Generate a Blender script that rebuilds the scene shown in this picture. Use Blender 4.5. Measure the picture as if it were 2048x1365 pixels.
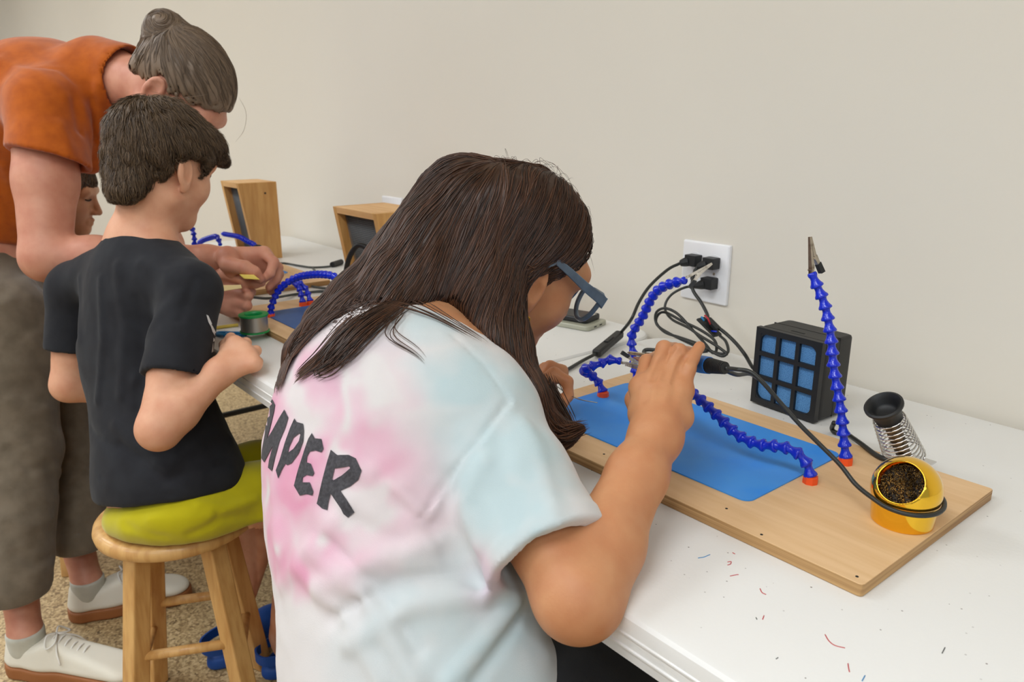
import bpy, bmesh, math, random
import numpy as np
from mathutils import Vector, Matrix
random.seed(7); rng = np.random.default_rng(7)
scene = bpy.context.scene
for o in list(bpy.data.objects): bpy.data.objects.remove(o)
C = scene.collection

# ------------------------------------------------------------------ camera
FPX, CX, CY = 1550.0, 1024.0, 682.5
PITCH = math.atan2(CY-240.0, FPX)
AZ = math.radians(39.335)
fwd_h = np.array([-math.cos(AZ), math.sin(AZ), 0.0])
right = np.array([math.sin(AZ), math.cos(AZ), 0.0])
fwd = fwd_h*math.cos(PITCH) + np.array([0,0,-math.sin(PITCH)])
up = np.cross(right, fwd)
CAM = np.array([0.0, 0.0, 1.16])
cam_d = bpy.data.cameras.new('camera'); cam = bpy.data.objects.new('camera', cam_d); C.objects.link(cam)
cam_d.sensor_width = 36.0; cam_d.lens = FPX/2048*36; cam_d.clip_start = .02
cam.matrix_world = Matrix(((right[0],up[0],-fwd[0],CAM[0]),(right[1],up[1],-fwd[1],CAM[1]),(right[2],up[2],-fwd[2],CAM[2]),(0,0,0,1)))
cam_d.dof.use_dof = True; cam_d.dof.focus_distance = .95; cam_d.dof.aperture_fstop = 10.0
scene.camera = cam

# ------------------------------------------------------------------ light
scene.view_settings.view_transform = 'Standard'; scene.view_settings.look = 'None'
scene.view_settings.gamma = 1.0; scene.view_settings.use_curve_mapping = False
scene.view_settings.exposure = 0.0
w = bpy.data.worlds.new('world'); scene.world = w; w.use_nodes = True
w.node_tree.nodes['Background'].inputs[0].default_value = (.775,.875,.99,1)
w.node_tree.nodes['Background'].inputs[1].default_value = .47
LIGHTS = [(-.2,-.7),(-2.3,-.7),(-4.4,-.7),(.9,-2.5),(-1.6,-2.5),(-4.0,-2.5),(1.9,-.7),(-6.6,-.7),(-6.4,-2.5),(-9.2,-.8)]  # the last, far-left entries are added to brighten the wall's left end
for i,(x,y) in enumerate(LIGHTS):
    l = bpy.data.lights.new('ceiling_lamp','AREA'); l.shape='RECTANGLE'; l.size=1.2; l.size_y=.6; l.energy=20; l.color=(.775,.88,.99)
    lo = bpy.data.objects.new('ceiling_lamp', l); C.objects.link(lo); lo.location=(x,y,2.655)

# ------------------------------------------------------------------ pixel measurements -> real positions
def _v(px,py): return fwd + (px-CX)/FPX*right - (py-CY)/FPX*up
def PD(px,py,d): return CAM + d*_v(px,py)
def PZ(px,py,z): v=_v(px,py); return CAM + v*((z-CAM[2])/v[2])
def PY(px,py,y): v=_v(px,py); return CAM + v*((y-CAM[1])/v[1])
def PX(px,py,x): v=_v(px,py); return CAM + v*((x-CAM[0])/v[0])

# ------------------------------------------------------------------ materials
def lin(c):
    c = np.array(c[:3],float)/255
    return tuple(np.where(c<=.04045, c/12.92, ((c+.055)/1.055)**2.4)) + (1.0,)
MATS = {}
def mat(name, col, rough=.6, metal=0, noise=None, bump=None, spec=None, trans=None, sss=None, emit=None, sheen=None, coat=None, stretch=None, alpha=None):
    """noise=(scale, colour2, low, high) ; bump=(scale, strength)"""
    if name in MATS: return MATS[name]
    m = bpy.data.materials.new(name); m.use_nodes = True; nt = m.node_tree; b = nt.nodes['Principled BSDF']
    b.inputs['Base Color'].default_value = lin(col); b.inputs['Roughness'].default_value = rough; b.inputs['Metallic'].default_value = metal
    if spec is not None: b.inputs['Specular IOR Level'].default_value = spec
    if trans: b.inputs['Transmission Weight'].default_value = trans
    if alpha is not None: b.inputs['Alpha'].default_value = alpha
    if sss: b.inputs['Subsurface Weight'].default_value = sss; b.inputs['Subsurface Radius'].default_value=(.012,.005,.003); b.inputs['Subsurface Scale'].default_value=1.0
    if emit: b.inputs['Emission Color'].default_value = lin(emit[0]); b.inputs['Emission Strength'].default_value = emit[1]
    if sheen: b.inputs['Sheen Weight'].default_value = sheen
    if coat: b.inputs['Coat Weight'].default_value = coat
    tc = nt.nodes.new('ShaderNodeTexCoord'); mp = nt.nodes.new('ShaderNodeMapping'); nt.links.new(tc.outputs['Object'], mp.inputs[0])
    if stretch: mp.inputs['Scale'].default_value = stretch
    if noise:
        n = nt.nodes.new('ShaderNodeTexNoise'); n.inputs['Scale'].default_value = noise[0]; n.inputs['Detail'].default_value = 4
        nt.links.new(mp.outputs[0], n.inputs['Vector'])
        r = nt.nodes.new('ShaderNodeMapRange'); r.inputs[1].default_value = noise[2]; r.inputs[2].default_value = noise[3]
        mx = nt.nodes.new('ShaderNodeMix'); mx.data_type='RGBA'; mx.inputs[6].default_value = lin(col); mx.inputs[7].default_value = lin(noise[1])
        nt.links.new(n.outputs[0], r.inputs[0]); nt.links.new(r.outputs[0], mx.inputs[0]); nt.links.new(mx.outputs[2], b.inputs['Base Color'])
    if bump:
        n2 = nt.nodes.new('ShaderNodeTexNoise'); n2.inputs['Scale'].default_value = bump[0]; n2.inputs['Detail'].default_value = 5
        nt.links.new(mp.outputs[0], n2.inputs['Vector'])
        bp = nt.nodes.new('ShaderNodeBump'); bp.inputs['Strength'].default_value = bump[1]; bp.inputs['Distance'].default_value = .01 if len(bump)<3 else bump[2]
        nt.links.new(n2.outputs[0], bp.inputs['Height']); nt.links.new(bp.outputs[0], b.inputs['Normal'])
    MATS[name] = m; return m
M = {}
M['wall'] = mat('wall_paint',(224,217,204),.85,noise=(.9,(220,213,200),.35,.65),bump=(160,.06,.002))
M['ceil'] = mat('ceiling_paint',(225,222,215),.9,bump=(90,.1))
M['blue'] = mat('blue_hose_plastic',(14,44,200),.22,spec=.6)
M['orange'] = mat('orange_plastic',(240,84,28),.4)
M['mat'] = mat('blue_silicone',(42,140,234),.55,noise=(9,(68,150,230),.4,.65),bump=(900,.25,.0006))
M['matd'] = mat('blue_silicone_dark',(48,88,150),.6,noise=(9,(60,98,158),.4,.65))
M['black'] = mat('black_rubber',(24,25,26),.5)
M['cord'] = mat('black_cord',(38,40,38),.42)
M['greycord'] = mat('dark_grey_cord',(70,74,72),.5)
M['blackplastic'] = mat('black_plastic',(34,33,32),.55,bump=(700,.15,.001))
M['metal'] = mat('nickel_metal',(190,180,165),.28,metal=1,noise=(90,(120,105,88),.5,.7))
M['darkmetal'] = mat('tarnished_metal',(128,112,92),.4,metal=.9,noise=(120,(70,60,48),.4,.65))
M['chrome'] = mat('chrome_wire',(215,215,215),.15,metal=1)
M['gold'] = mat('gold_metal',(246,194,48),.10,metal=1,coat=.4)
M['brass'] = mat('brass_shaving',(186,148,84),.22,metal=1,noise=(60,(70,52,30),.4,.6))
M['plate'] = mat('white_wall_plate',(236,235,236),.35)
M['slot'] = mat('dark_slot',(20,20,20),.8)
M['green'] = mat('green_spool_plastic',(20,140,70),.4)
M['solder'] = mat('solder_metal',(175,172,165),.35,metal=.9,bump=(300,.3,.001))
M['teal'] = mat('teal_plastic',(20,130,190),.4)
M['yellow'] = mat('yellow_plastic',(232,205,90),.5)
M['cream'] = mat('cream_wood_stick',(240,212,150),.6)
M['phonecase'] = mat('clear_grey_case',(168,168,150),.3,spec=.6)
M['phoneblk'] = mat('black_leather',(30,30,33),.45,bump=(300,.2,.001))
M['stool'] = mat('pale_birch_wood',(214,168,104),.45,noise=(7,(196,146,84),.42,.62),stretch=(9,9,1.2),coat=.15)
M['woodbox'] = mat('honey_oak_wood',(214,164,98),.5,noise=(8,(194,140,74),.38,.66),stretch=(7,7,.9))
M['woodend'] = mat('oak_edge_wood',(226,180,122),.5,noise=(8,(214,164,104),.38,.66),stretch=(1,7,7))
M['grill'] = mat('black_foam_filter',(40,41,42),.8)
M['red'] = mat('red_wire',(190,40,50),.5)
M['lampw'] = mat('lamp_diffuser',(250,250,245),.5,emit=((255,248,236),4.0))
M['whitemetal'] = mat('white_lamp_frame',(235,235,232),.4)
M['leggrey'] = mat('grey_steel_leg',(60,62,64),.45,metal=.3)

def ply_mat(name, base, c2, edge=False, rotx=False):
    m = mat(name, base, .6); nt=m.node_tree; b=nt.nodes['Principled BSDF']
    tc=nt.nodes.new('ShaderNodeTexCoord'); mp=nt.nodes.new('ShaderNodeMapping'); nt.links.new(tc.outputs['Object'],mp.inputs[0])
    n=nt.nodes.new('ShaderNodeTexNoise'); n.inputs['Detail'].default_value=6; n.inputs['Distortion'].default_value=.6
    if edge: mp.inputs['Scale'].default_value=(3,3,260); n.inputs['Scale'].default_value=1.0
    else: mp.inputs['Scale'].default_value=(4,42,30); n.inputs['Scale'].default_value=1.6
    nt.links.new(mp.outputs[0],n.inputs['Vector'])
    cr=nt.nodes.new('ShaderNodeValToRGB'); cr.color_ramp.elements[0].position=.35; cr.color_ramp.elements[1].position=.68
    cr.color_ramp.elements[0].color=lin(c2); cr.color_ramp.elements[1].color=lin(base)
    nt.links.new(n.outputs[0],cr.inputs[0]); nt.links.new(cr.outputs[0],b.inputs['Base Color'])
    return m
M['ply'] = ply_mat('plywood_veneer',(228,191,146),(219,179,131))
M['plyedge'] = ply_mat('plywood_edge',(206,166,112),(150,108,62),edge=True)

def floor_mat():
    m = mat('speckled_epoxy_floor',(176,150,108),.45); nt=m.node_tree; b=nt.nodes['Principled BSDF']
    tc=nt.nodes.new('ShaderNodeTexCoord')
    v=nt.nodes.new('ShaderNodeTexVoronoi'); v.inputs['Scale'].default_value=190
    n=nt.nodes.new('ShaderNodeTexNoise'); n.inputs['Scale'].default_value=60; n.inputs['Detail'].default_value=6
    for q in (v,n): nt.links.new(tc.outputs['Object'],q.inputs['Vector'])
    cr=nt.nodes.new('ShaderNodeValToRGB'); e=cr.color_ramp.elements
    e[0].position=0.12; e[0].color=lin((66,54,38)); e[1].position=.9; e[1].color=lin((214,190,146))
    x=e.new(.34); x.color=lin((150,124,86)); x=e.new(.6); x.color=lin((186,160,116))
    sep=nt.nodes.new('ShaderNodeSeparateColor'); nt.links.new(v.outputs['Color'],sep.inputs[0])
    mx=nt.nodes.new('ShaderNodeMath'); mx.operation='MULTIPLY_ADD'; mx.inputs[1].default_value=.55
    nt.links.new(sep.outputs[0],mx.inputs[0]); 
    m2=nt.nodes.new('ShaderNodeMath'); m2.operation='MULTIPLY'; m2.inputs[1].default_value=.55; nt.links.new(n.outputs[0],m2.inputs[0]); nt.links.new(m2.outputs[0],mx.inputs[2])
    nt.links.new(mx.outputs[0],cr.inputs[0]); nt.links.new(cr.outputs[0],b.inputs['Base Color'])
    return m
M['floor']=floor_mat()
def table_mat():
    m = mat('white_speckled_plastic',(232,231,228),.42); nt=m.node_tree; b=nt.nodes['Principled BSDF']
    tc=nt.nodes.new('ShaderNodeTexCoord')
    v=nt.nodes.new('ShaderNodeTexVoronoi'); v.inputs['Scale'].default_value=95; nt.links.new(tc.outputs['Object'],v.inputs['Vector'])
    n=nt.nodes.new('ShaderNodeTexNoise'); n.inputs['Scale'].default_value=16; nt.links.new(tc.outputs['Object'],n.inputs['Vector'])
    a=nt.nodes.new('ShaderNodeMath'); a.operation='LESS_THAN'; a.inputs[1].default_value=.085; nt.links.new(v.outputs['Distance'],a.inputs[0])
    sep=nt.nodes.new('ShaderNodeSeparateColor'); nt.links.new(v.outputs['Color'],sep.inputs[0])
    g=nt.nodes.new('ShaderNodeMath'); g.operation='GREATER_THAN'; g.inputs[1].default_value=.62; nt.links.new(sep.outputs[1],g.inputs[0])
    mu=nt.nodes.new('ShaderNodeMath'); mu.operation='MULTIPLY'; nt.links.new(a.outputs[0],mu.inputs[0]); nt.links.new(g.outputs[0],mu.inputs[1])
    m3=nt.nodes.new('ShaderNodeMath'); m3.operation='MULTIPLY'; nt.links.new(mu.outputs[0],m3.inputs[0]); nt.links.new(sep.outputs[0],m3.inputs[1])
    mx=nt.nodes.new('ShaderNodeMix'); mx.data_type='RGBA'; mx.inputs[6].default_value=lin((232,231,228)); mx.inputs[7].default_value=lin((96,84,78))
    nt.links.new(m3.outputs[0],mx.inputs[0]); nt.links.new(mx.outputs[2],b.inputs['Base Color'])
    bp=nt.nodes.new('ShaderNodeBump'); bp.inputs['Strength'].default_value=.08; bp.inputs['Distance'].default_value=.002
    n2=nt.nodes.new('ShaderNodeTexNoise'); n2.inputs['Scale'].default_value=260; nt.links.new(tc.outputs['Object'],n2.inputs['Vector'])
    nt.links.new(n2.outputs[0],bp.inputs['Height']); nt.links.new(bp.outputs[0],b.inputs['Normal'])
    return m
M['table']=table_mat()
def weave_mat():
    m = mat('blue_woven_filter',(70,132,190),.8); nt=m.node_tree; b=nt.nodes['Principled BSDF']
    tc=nt.nodes.new('ShaderNodeTexCoord'); ch=nt.nodes.new('ShaderNodeTexVoronoi'); ch.inputs['Scale'].default_value=620; ch.inputs['Randomness'].default_value=.35
    nt.links.new(tc.outputs['Object'],ch.inputs['Vector'])
    cr=nt.nodes.new('ShaderNodeValToRGB'); cr.color_ramp.elements[0].color=lin((112,172,222)); cr.color_ramp.elements[1].color=lin((40,92,150)); cr.color_ramp.elements[1].position=.75
    nt.links.new(ch.outputs['Distance'],cr.inputs[0]); nt.links.new(cr.outputs[0],b.inputs['Base Color'])
    return m
M['weave']=weave_mat()

# ------------------------------------------------------------------ mesh helpers
def link(name, me, parent=None, m=None, smooth=None):
    o = bpy.data.objects.new(name, me); C.objects.link(o)
    if m is not None:
        for mm in (m if isinstance(m,(list,tuple)) else [m]): me.materials.append(mm)
    if parent is not None: o.parent = parent
    if smooth is not None:
        me.polygons.foreach_set('use_smooth',[True]*len(me.polygons))
        if smooth != 180:
            try: me.set_sharp_from_angle(angle=math.radians(smooth))
            except Exception: pass
    return o
def tag(o,label=None,cat=None,group=None,kind=None):
    if label: o['label']=label
    if cat: o['category']=cat
    if group: o['group']=group
    if kind: o['kind']=kind
    return o
def empty(name,loc=(0,0,0),rotz=0):
    o=bpy.data.objects.new(name,None); C.objects.link(o); o.location=loc; o.rotation_euler=(0,0,rotz); o.empty_display_size=.05; return o
class MB:
    def __init__(s): s.v=[]; s.f=[]; s.mi=[]
    def add(s,vs,fs,mi=0):
        k=len(s.v); s.v+= [tuple(map(float,p)) for p in vs]; s.f += [tuple(i+k for i in f) for f in fs]; s.mi += [mi]*len(fs); return s
    def box(s,lo,hi,mi=0,R=None,T=None):
        x0,y0,z0=lo; x1,y1,z1=hi
        v=[(x0,y0,z0),(x1,y0,z0),(x1,y1,z0),(x0,y1,z0),(x0,y0,z1),(x1,y0,z1),(x1,y1,z1),(x0,y1,z1)]
        v=[Vector(p) for p in v]
        if R is not None: v=[R@p for p in v]
        if T is not None: v=[p+Vector(T) for p in v]
        return s.add(v,[(0,3,2,1),(4,5,6,7),(0,1,5,4),(1,2,6,5),(2,3,7,6),(3,0,4,7)],mi)
    def hexa(s,v8,mi=0): return s.add(v8,[(0,3,2,1),(4,5,6,7),(0,1,5,4),(1,2,6,5),(2,3,7,6),(3,0,4,7)],mi)
    def lathe(s,prof,n=24,mi=0,R=None,T=None,caps=True):
        vs=[];fs=[]
        for (z,r) in prof:
            for i in range(n):
                a=2*math.pi*i/n; p=Vector((r*math.cos(a),r*math.sin(a),z))
                if R is not None: p=R@p
                if T is not None: p=p+Vector(T)
                vs.append(p)
        for k in range(len(prof)-1):
            for i in range(n):
                j=(i+1)%n; fs.append((k*n+i,k*n+j,(k+1)*n+j,(k+1)*n+i))
        if caps: fs.append(tuple(range(n-1,-1,-1))); fs.append(tuple((len(prof)-1)*n+i for i in range(n)))
        return s.add(vs,fs,mi)
    def tube(s,pts,r,n=8,mi=0,caps=True):
        pts=[np.array(p,float) for p in pts]; m=len(pts); rr=r if hasattr(r,'__len__') else [r]*m
        T=[]
        for i in range(m):
            t=pts[min(i+1,m-1)]-pts[max(i-1,0)]; T.append(t/(np.linalg.norm(t)+1e-12))
        ref=np.array([0,0,1.]) if abs(T[0][2])<.9 else np.array([1.,0,0])
        nrm=np.cross(T[0],ref); nrm/=np.linalg.norm(nrm); vs=[];fs=[]
        for i in range(m):
            nrm=nrm-T[i]*(nrm@T[i]); nrm/=np.linalg.norm(nrm)+1e-12; b=np.cross(T[i],nrm)
            for k in range(n):
                a=2*math.pi*k/n; vs.append(pts[i]+rr[i]*(math.cos(a)*nrm+math.sin(a)*b))
        for i in range(m-1):
            for k in range(n):
                j=(k+1)%n; fs.append((i*n+k,i*n+j,(i+1)*n+j,(i+1)*n+k))
        if caps: fs.append(tuple(range(n-1,-1,-1))); fs.append(tuple((m-1)*n+i for i in range(n)))
        return s.add(vs,fs,mi)
    def prism(s,poly,z0,z1,mi=0,mi_side=None):
        n=len(poly); vs=[(x,y,z0) for x,y in poly]+[(x,y,z1) for x,y in poly]
        s.add(vs,[tuple(range(n-1,-1,-1)),tuple(range(n,2*n))],mi)
        k=len(s.v)-2*n
        fs=[(k+i,k+(i+1)%n,k+n+(i+1)%n,k+n+i) for i in range(n)]
        s.f+=fs; s.mi+=[mi if mi_side is None else mi_side]*n; return s
    def mesh(s,name):
        me=bpy.data.meshes.new(name); me.from_pydata(s.v,[],s.f)
        me.polygons.foreach_set('material_index',s.mi); me.update(); return me
    def build(s,name,m,parent=None,smooth=35,bevel=None):
        o=link(name,s.mesh(name),parent,m,smooth)
        if bevel:
            b=o.modifiers.new('bevel','BEVEL'); b.width=bevel; b.segments=2; b.limit_method='ANGLE'; b.angle_limit=math.radians(40)
        return o
def cat(pts,n=8):
    """Catmull-Rom through points"""
    p=[np.array(q,float) for q in pts]; p=[2*p[0]-p[1]]+p+[2*p[-1]-p[-2]]; out=[]
    for i in range(1,len(p)-2):
        for k in range(n):
            t=k/n; a,b,c,d=p[i-1],p[i],p[i+1],p[i+2]
            out.append(.5*((2*b)+(-a+c)*t+(2*a-5*b+4*c-d)*t*t+(-a+3*b-3*c+d)*t**3))
    out.append(p[-2]); return out
def resample(pts,step):
    pts=np.array(pts); L=np.r_[0,np.cumsum(np.linalg.norm(np.diff(pts,axis=0),axis=1))]
    n=max(2,int(round(L[-1]/step))+1); s=np.linspace(0,L[-1],n)
    return np.stack([np.interp(s,L,pts[:,i]) for i in range(3)],1)
def rrect(x0,y0,x1,y1,r,n=5):
    out=[]
    for (cx,cy,a0) in ((x1-r,y1-r,0),(x0+r,y1-r,90),(x0+r,y0+r,180),(x1-r,y0+r,270)):
        for k in range(n+1):
            a=math.radians(a0+90*k/n); out.append((cx+r*math.cos(a),cy+r*math.sin(a)))
    return out
def rot_to(d,ref=(0,0,1)):
    return Vector(ref).rotation_difference(Vector(d)).to_matrix()
def tube_obj(name,pts,r,m,parent=None,n=8,sub=8): return MB().tube(cat(pts,sub),r,n).build(name,m,parent,180)

# ------------------------------------------------------------------ setting
WY=1.215
def plane_box(name,lo,hi,m): return tag(MB().box(lo,hi).build(name,m,None,None),kind='structure')
plane_box('floor',(-13,-4.5,-.05),(4.0,WY+.1,0),M['floor'])
plane_box('wall_back',(-13,WY,0),(4.0,WY+.1,2.75),M['wall'])
plane_box('wall_left',(-13.1,-4.5,0),(-13,WY+.1,2.75),M['wall'])
plane_box('ceiling',(-13,-4.5,2.7),(4.0,WY+.1,2.8),M['ceil'])
for i,(x,y) in enumerate(LIGHTS):  # panels for every entry, the added far-left lamps included
    e=tag(empty('ceiling_light',(x,y,2.66)),'flat white rectangular lamp panel mounted on the ceiling','lamp','ceiling lamp panels')
    MB().box((-.62,-.32,.01),(.62,.32,.04)).build('lamp_frame',M['whitemetal'],e,None)
    MB().box((-.6,-.3,.0),(.6,.3,.012)).build('diffuser',M['lampw'],e,None)

TZ=.74
# ------------------------------------------------------------------ folding tables
def table(x0,x1,y0,y1,label,rx0=.06,rx1=.06):
    e=tag(empty('folding_table',((x0+x1)/2,(y0+y1)/2,0)),label,'table','white folding tables along the wall')
    hx,hy=(x1-x0)/2,(y1-y0)/2
    mb=MB(); ring=lambda ins,z,r: [(x,y,z) for x,y in rrect(-hx+ins,-hy+ins,hx-ins,hy-ins,r,8)]
    # outer lip with two ridge lines as on a blow-moulded edge
    prof=[(.010,TZ),(.004,TZ-.0015),(.0012,TZ-.005),(0.0,TZ-.014),(0.0,TZ-.0185),(-.0012,TZ-.0195),(-.0012,TZ-.021),(.0004,TZ-.022),(.0004,TZ-.032),(-.001,TZ-.033),(-.001,TZ-.0345),(.0006,TZ-.0355),(.002,TZ-.047),(.005,TZ-.05),(.014,TZ-.05),(.018,TZ-.03)]
    rings=[ring(i,z,max(.06-i,.02)) for i,z in prof]; n=len(rings[0]); vs=[p for r in rings for p in r]; fs=[tuple(range(n))]
    for k in range(len(rings)-1):
        for i in range(n):
            j=(i+1)%n; fs.append((k*n+i,(k+1)*n+i,(k+1)*n+j,k*n+j))
    fs.append(tuple((len(rings)-1)*n+i for i in range(n-1,-1,-1)))
    mb.add(vs,fs).build('table_top',M['table'],e,25)
    for s in (-1,1):
        for t in (-1,1):
            MB().tube([(s*(hx-.22),t*(hy-.12),TZ-.04),(s*(hx-.2),t*(hy-.10),.02)],.0145,10).build('leg',M['leggrey'],e,180)
        MB().tube([(s*(hx-.205),-(hy-.105),.16),(s*(hx-.205),(hy-.105),.16)],.011,8).build('leg_crossbar',M['leggrey'],e,180)
        MB().tube([(s*(hx-.215),0,.45),(s*(hx-.62),0,TZ-.05)],.009,8).build('folding_brace',M['leggrey'],e,180)
    for t in (-1,1): MB().box((-hx+.2,t*(hy-.09)-.012,TZ-.06),(hx-.2,t*(hy-.09)+.012,TZ-.032)).build('side_rail',M['leggrey'],e,None)
    return e
TY0,TY1=.453,1.205
table(-.985,.845,TY0,TY1,'white speckled plastic folding table carrying the black cube fan and the gold ball')
table(-2.82,-.992,TY0+.004,TY1,'white plastic folding table carrying the two slanted wooden boxes')
# pen scribbles on the near table top
for (pts,m) in [([(1396,1117),(1408,1115),(1420,1110)],'teal'),([(1465,1106),(1470,1109)],'red'),([(1455,1125),(1462,1124),(1461,1129),(1455,1131)],'red'),
                ([(1650,1270),(1658,1283),(1670,1292),(1690,1297)],'red'),([(1696,1328),(1697,1336),(1699,1345)],'red'),([(1724,1363),(1730,1352)],'teal'),([(1890,1296),(1884,1308)],'greycord'),
                ([(1520,1178),(1524,1186),(1532,1190)],'red'),([(1460,1153),(1470,1151),(1477,1150)],'red'),([(1525,1240),(1528,1232)],'red'),([(1556,1316),(1552,1319)],'greycord'),([(1512,1236),(1514,1240)],'greycord')]:
    o=tube_obj('pen_mark',[PZ(x,y,TZ+.0001) for x,y in pts],.00045,M[m],None,5,4)
    cn={'teal':'blue','red':'red','greycord':'grey'}[m]; tag(o,'small stray %s pen stroke left on the white table top'%cn,'pen mark',cn+' pen strokes on the table top')

# ------------------------------------------------------------------ loc-line style arms and boards
SEG=.0142
def seg_mesh(k=1.0):
    prof=[(-.0006,.0040),(0,.0068),(.0008,.0081),(.0028,.0080),(.0056,.0062),(.0095,.0047),(.0125,.0045),(.0150,.0056),(.0172,.0058),(.0190,.0048)]
    return MB().lathe([(z*k,r*k) for z,r in prof],14).mesh('hose_segment')
SEGME=seg_mesh(); 
for p in SEGME.polygons: p.use_smooth=True
SEGME.materials.append(M['blue'])
def clip_mesh():
    """alligator clip, axis +z, jaw opening towards +x; slots 0 metal 1 black"""
    mb=MB()
    def jaw(sx):
        a=[(-.0028,-.0030,-.004),( .0028,-.0030,-.004),(.0028,.0030,-.004),(-.0028,.0030,-.004)]
        return a
    # lower jaw: tapered U channel
    mb.hexa([(-.0032,-.0034,0),(.0008,-.0034,0),(.0008,.0034,0),(-.0032,.0034,0),(-.0018,-.0018,.036),(-.0004,-.0018,.036),(-.0004,.0018,.036),(-.0018,.0018,.036)])
    mb.hexa([(-.0040,-.0030,-.010),(-.0008,-.0030,-.010),(-.0008,.0030,-.010),(-.0040,.0030,-.010),(-.0032,-.0034,0.0),(.0008,-.0034,0.0),(.0008,.0034,0.0),(-.0032,.0034,0.0)])
    # upper jaw
    mb.hexa([(.0012,-.0028,.010),(.0058,-.0028,.010),(.0058,.0028,.010),(.0012,.0028,.010),(-.0002,-.0016,.036),(.0014,-.0016,.036),(.0014,.0016,.036),(-.0002,.0016,.036)])
    mb.hexa([(.0066,-.0028,.001),(.0098,-.0028,.003),(.0098,.0028,.003),(.0066,.0028,.001),(.0012,-.0028,.012),(.0058,-.0028,.014),(.0058,.0028,.014),(.0012,.0028,.012)])
    mb.lathe([(-.0042,.0019),(.0042,.0019)],10,0,Matrix.Rotation(math.pi/2,3,'X'),(.002,0,.010))
    mb.lathe([(-.0044,.0014),(.0044,.0014)],10,0,Matrix.Rotation(math.pi/2,3,'X'),(-.0024,0,-.004))
    # teeth
    for k in range(5): mb.box((-.0006,-.0014,.020+k*.003),(.0002,.0014,.0212+k*.003))
    # black sleeved handle
    mb.hexa([(.0105,-.0034,-.010),(.0158,-.0034,-.008),(.0158,.0034,-.008),(.0105,.0034,-.010),(.0062,-.0034,.001),(.0104,-.0034,.0045),(.0104,.0034,.0045),(.0062,.0034,.001)],1)
    return mb.mesh('alligator_clip')
CLIPME=clip_mesh(); CLIPME.materials.append(M['metal']); CLIPME.materials.append(M['black'])
def arm(parent, ctrl, off, clip_dir=None, clip_side=None, clip=True, seg=SEG, label=None):
    """off = parent world location; ctrl world points, first on the board"""
    off=np.array(off); b0=np.array(ctrl[0],float); pts=resample(cat([b0+np.array([0,0,.008])]+[np.array(p) for p in ctrl[1:]],12),seg)
    base=MB().lathe([(0,.0088),(.003,.0090),(.0085,.0085),(.0095,.0070),(.0098,.0045)],8); b=base.build('flexible_arm',M['orange'],parent,30); b.location=Vector(b0-off)
    if label: b['label']=label
    for i in range(len(pts)-1):
        d=pts[i+1]-pts[i]; o=bpy.data.objects.new('hose_segment',SEGME); C.objects.link(o); o.parent=b
        o.location=Vector(pts[i]-b0); o.rotation_euler=rot_to(d).to_euler()
    if clip:
        d=np.array(clip_dir if clip_dir is not None else pts[-1]-pts[-2],float); d/=np.linalg.norm(d)
        s=np.array(clip_side if clip_side is not None else (1,0,0),float); s-=d*(s@d); s/=np.linalg.norm(s); q=np.cross(d,s)
        o=bpy.data.objects.new('alligator_clip',CLIPME); C.objects.link(o); o.parent=b
        o.matrix_local=Matrix([[s[0],q[0],d[0],0],[s[1],q[1],d[1],0],[s[2],q[2],d[2],0],[0,0,0,1]])
        o.location=Vector(pts[-1]-b0+d*.012)
    return b
BT=.0135   # board thickness
BZ=TZ+BT
def board(x0,x1,y0,y1,label):
    e=tag(empty('soldering_board',((x0+x1)/2,(y0+y1)/2,TZ)),label,'board','plywood soldering boards')
    hx,hy=(x1-x0)/2,(y1-y0)/2
    MB().prism(rrect(-hx,-hy,hx,hy,.004,2),0.0004,BT,0,1).build('plywood_base',[M['ply'],M['plyedge']],e,40,.0008)
    return e
def smat(x0,y0,x1,y1,m,label):
    e=MB().prism(rrect(-(x1-x0)/2,-(y1-y0)/2,(x1-x0)/2,(y1-y0)/2,.012,5),0,.0016).build('silicone_mat',m,None,40)
    e.location=((x0+x1)/2,(y0+y1)/2,BZ+.0002); tag(e,label,'mat','blue mats on the boards'); return e

# near board -------------------------------------------------------
BX0,BX1,BY0,BY1=-.826,-.274,.636,.938
nb=board(BX0,BX1,BY0,BY1,'pale plywood board under the bright blue mat, gold ball at its end')
offn=np.array(nb.location)
smat(-.792,.690,-.432,.892,M['mat'],'bright blue work mat under the girl\'s raised hand')
# knots, screw holes on the board
for (x,y) in [(1453,1018),(1523,1070),(1208,909),(1714,1154)]:
    p=PZ(x,y,BZ); MB().lathe([(0,.0016),(.0003,.0015)],8).build('nail_hole',M['slot'],nb,None).location=Vector(p-offn)
# right rear arm (upright)
yb=.893
p0=PZ(1690,928,BZ)
arm(nb,[p0]+[PY(x,y,p0[1]+dy) for x,y,dy in [(1688,880,0),(1681,815,0),(1668,740,.002),(1661,670,.004),(1650,612,.004),(1634,572,.002),(1626,553,0)]],offn,
    clip_dir=PY(1620,488,p0[1])-PY(1624,545,p0[1]),clip_side=right+.3*fwd,label='upright arm of blue ball segments with open clip')
# right front arm, sagging towards the hand
p1=PZ(1620,966,BZ)
arm(nb,[p1]+[PY(x,y,p1[1]+dy) for x,y,dy in [(1618,935,0),(1598,908,-.004),(1565,894,-.008),(1520,890,-.012),(1478,872,-.014),(1435,832,-.012),(1395,795,-.008),(1350,765,0),(1318,748,.006)]],offn,
    clip_dir=-right*.9+up*.25,clip_side=up)
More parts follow.
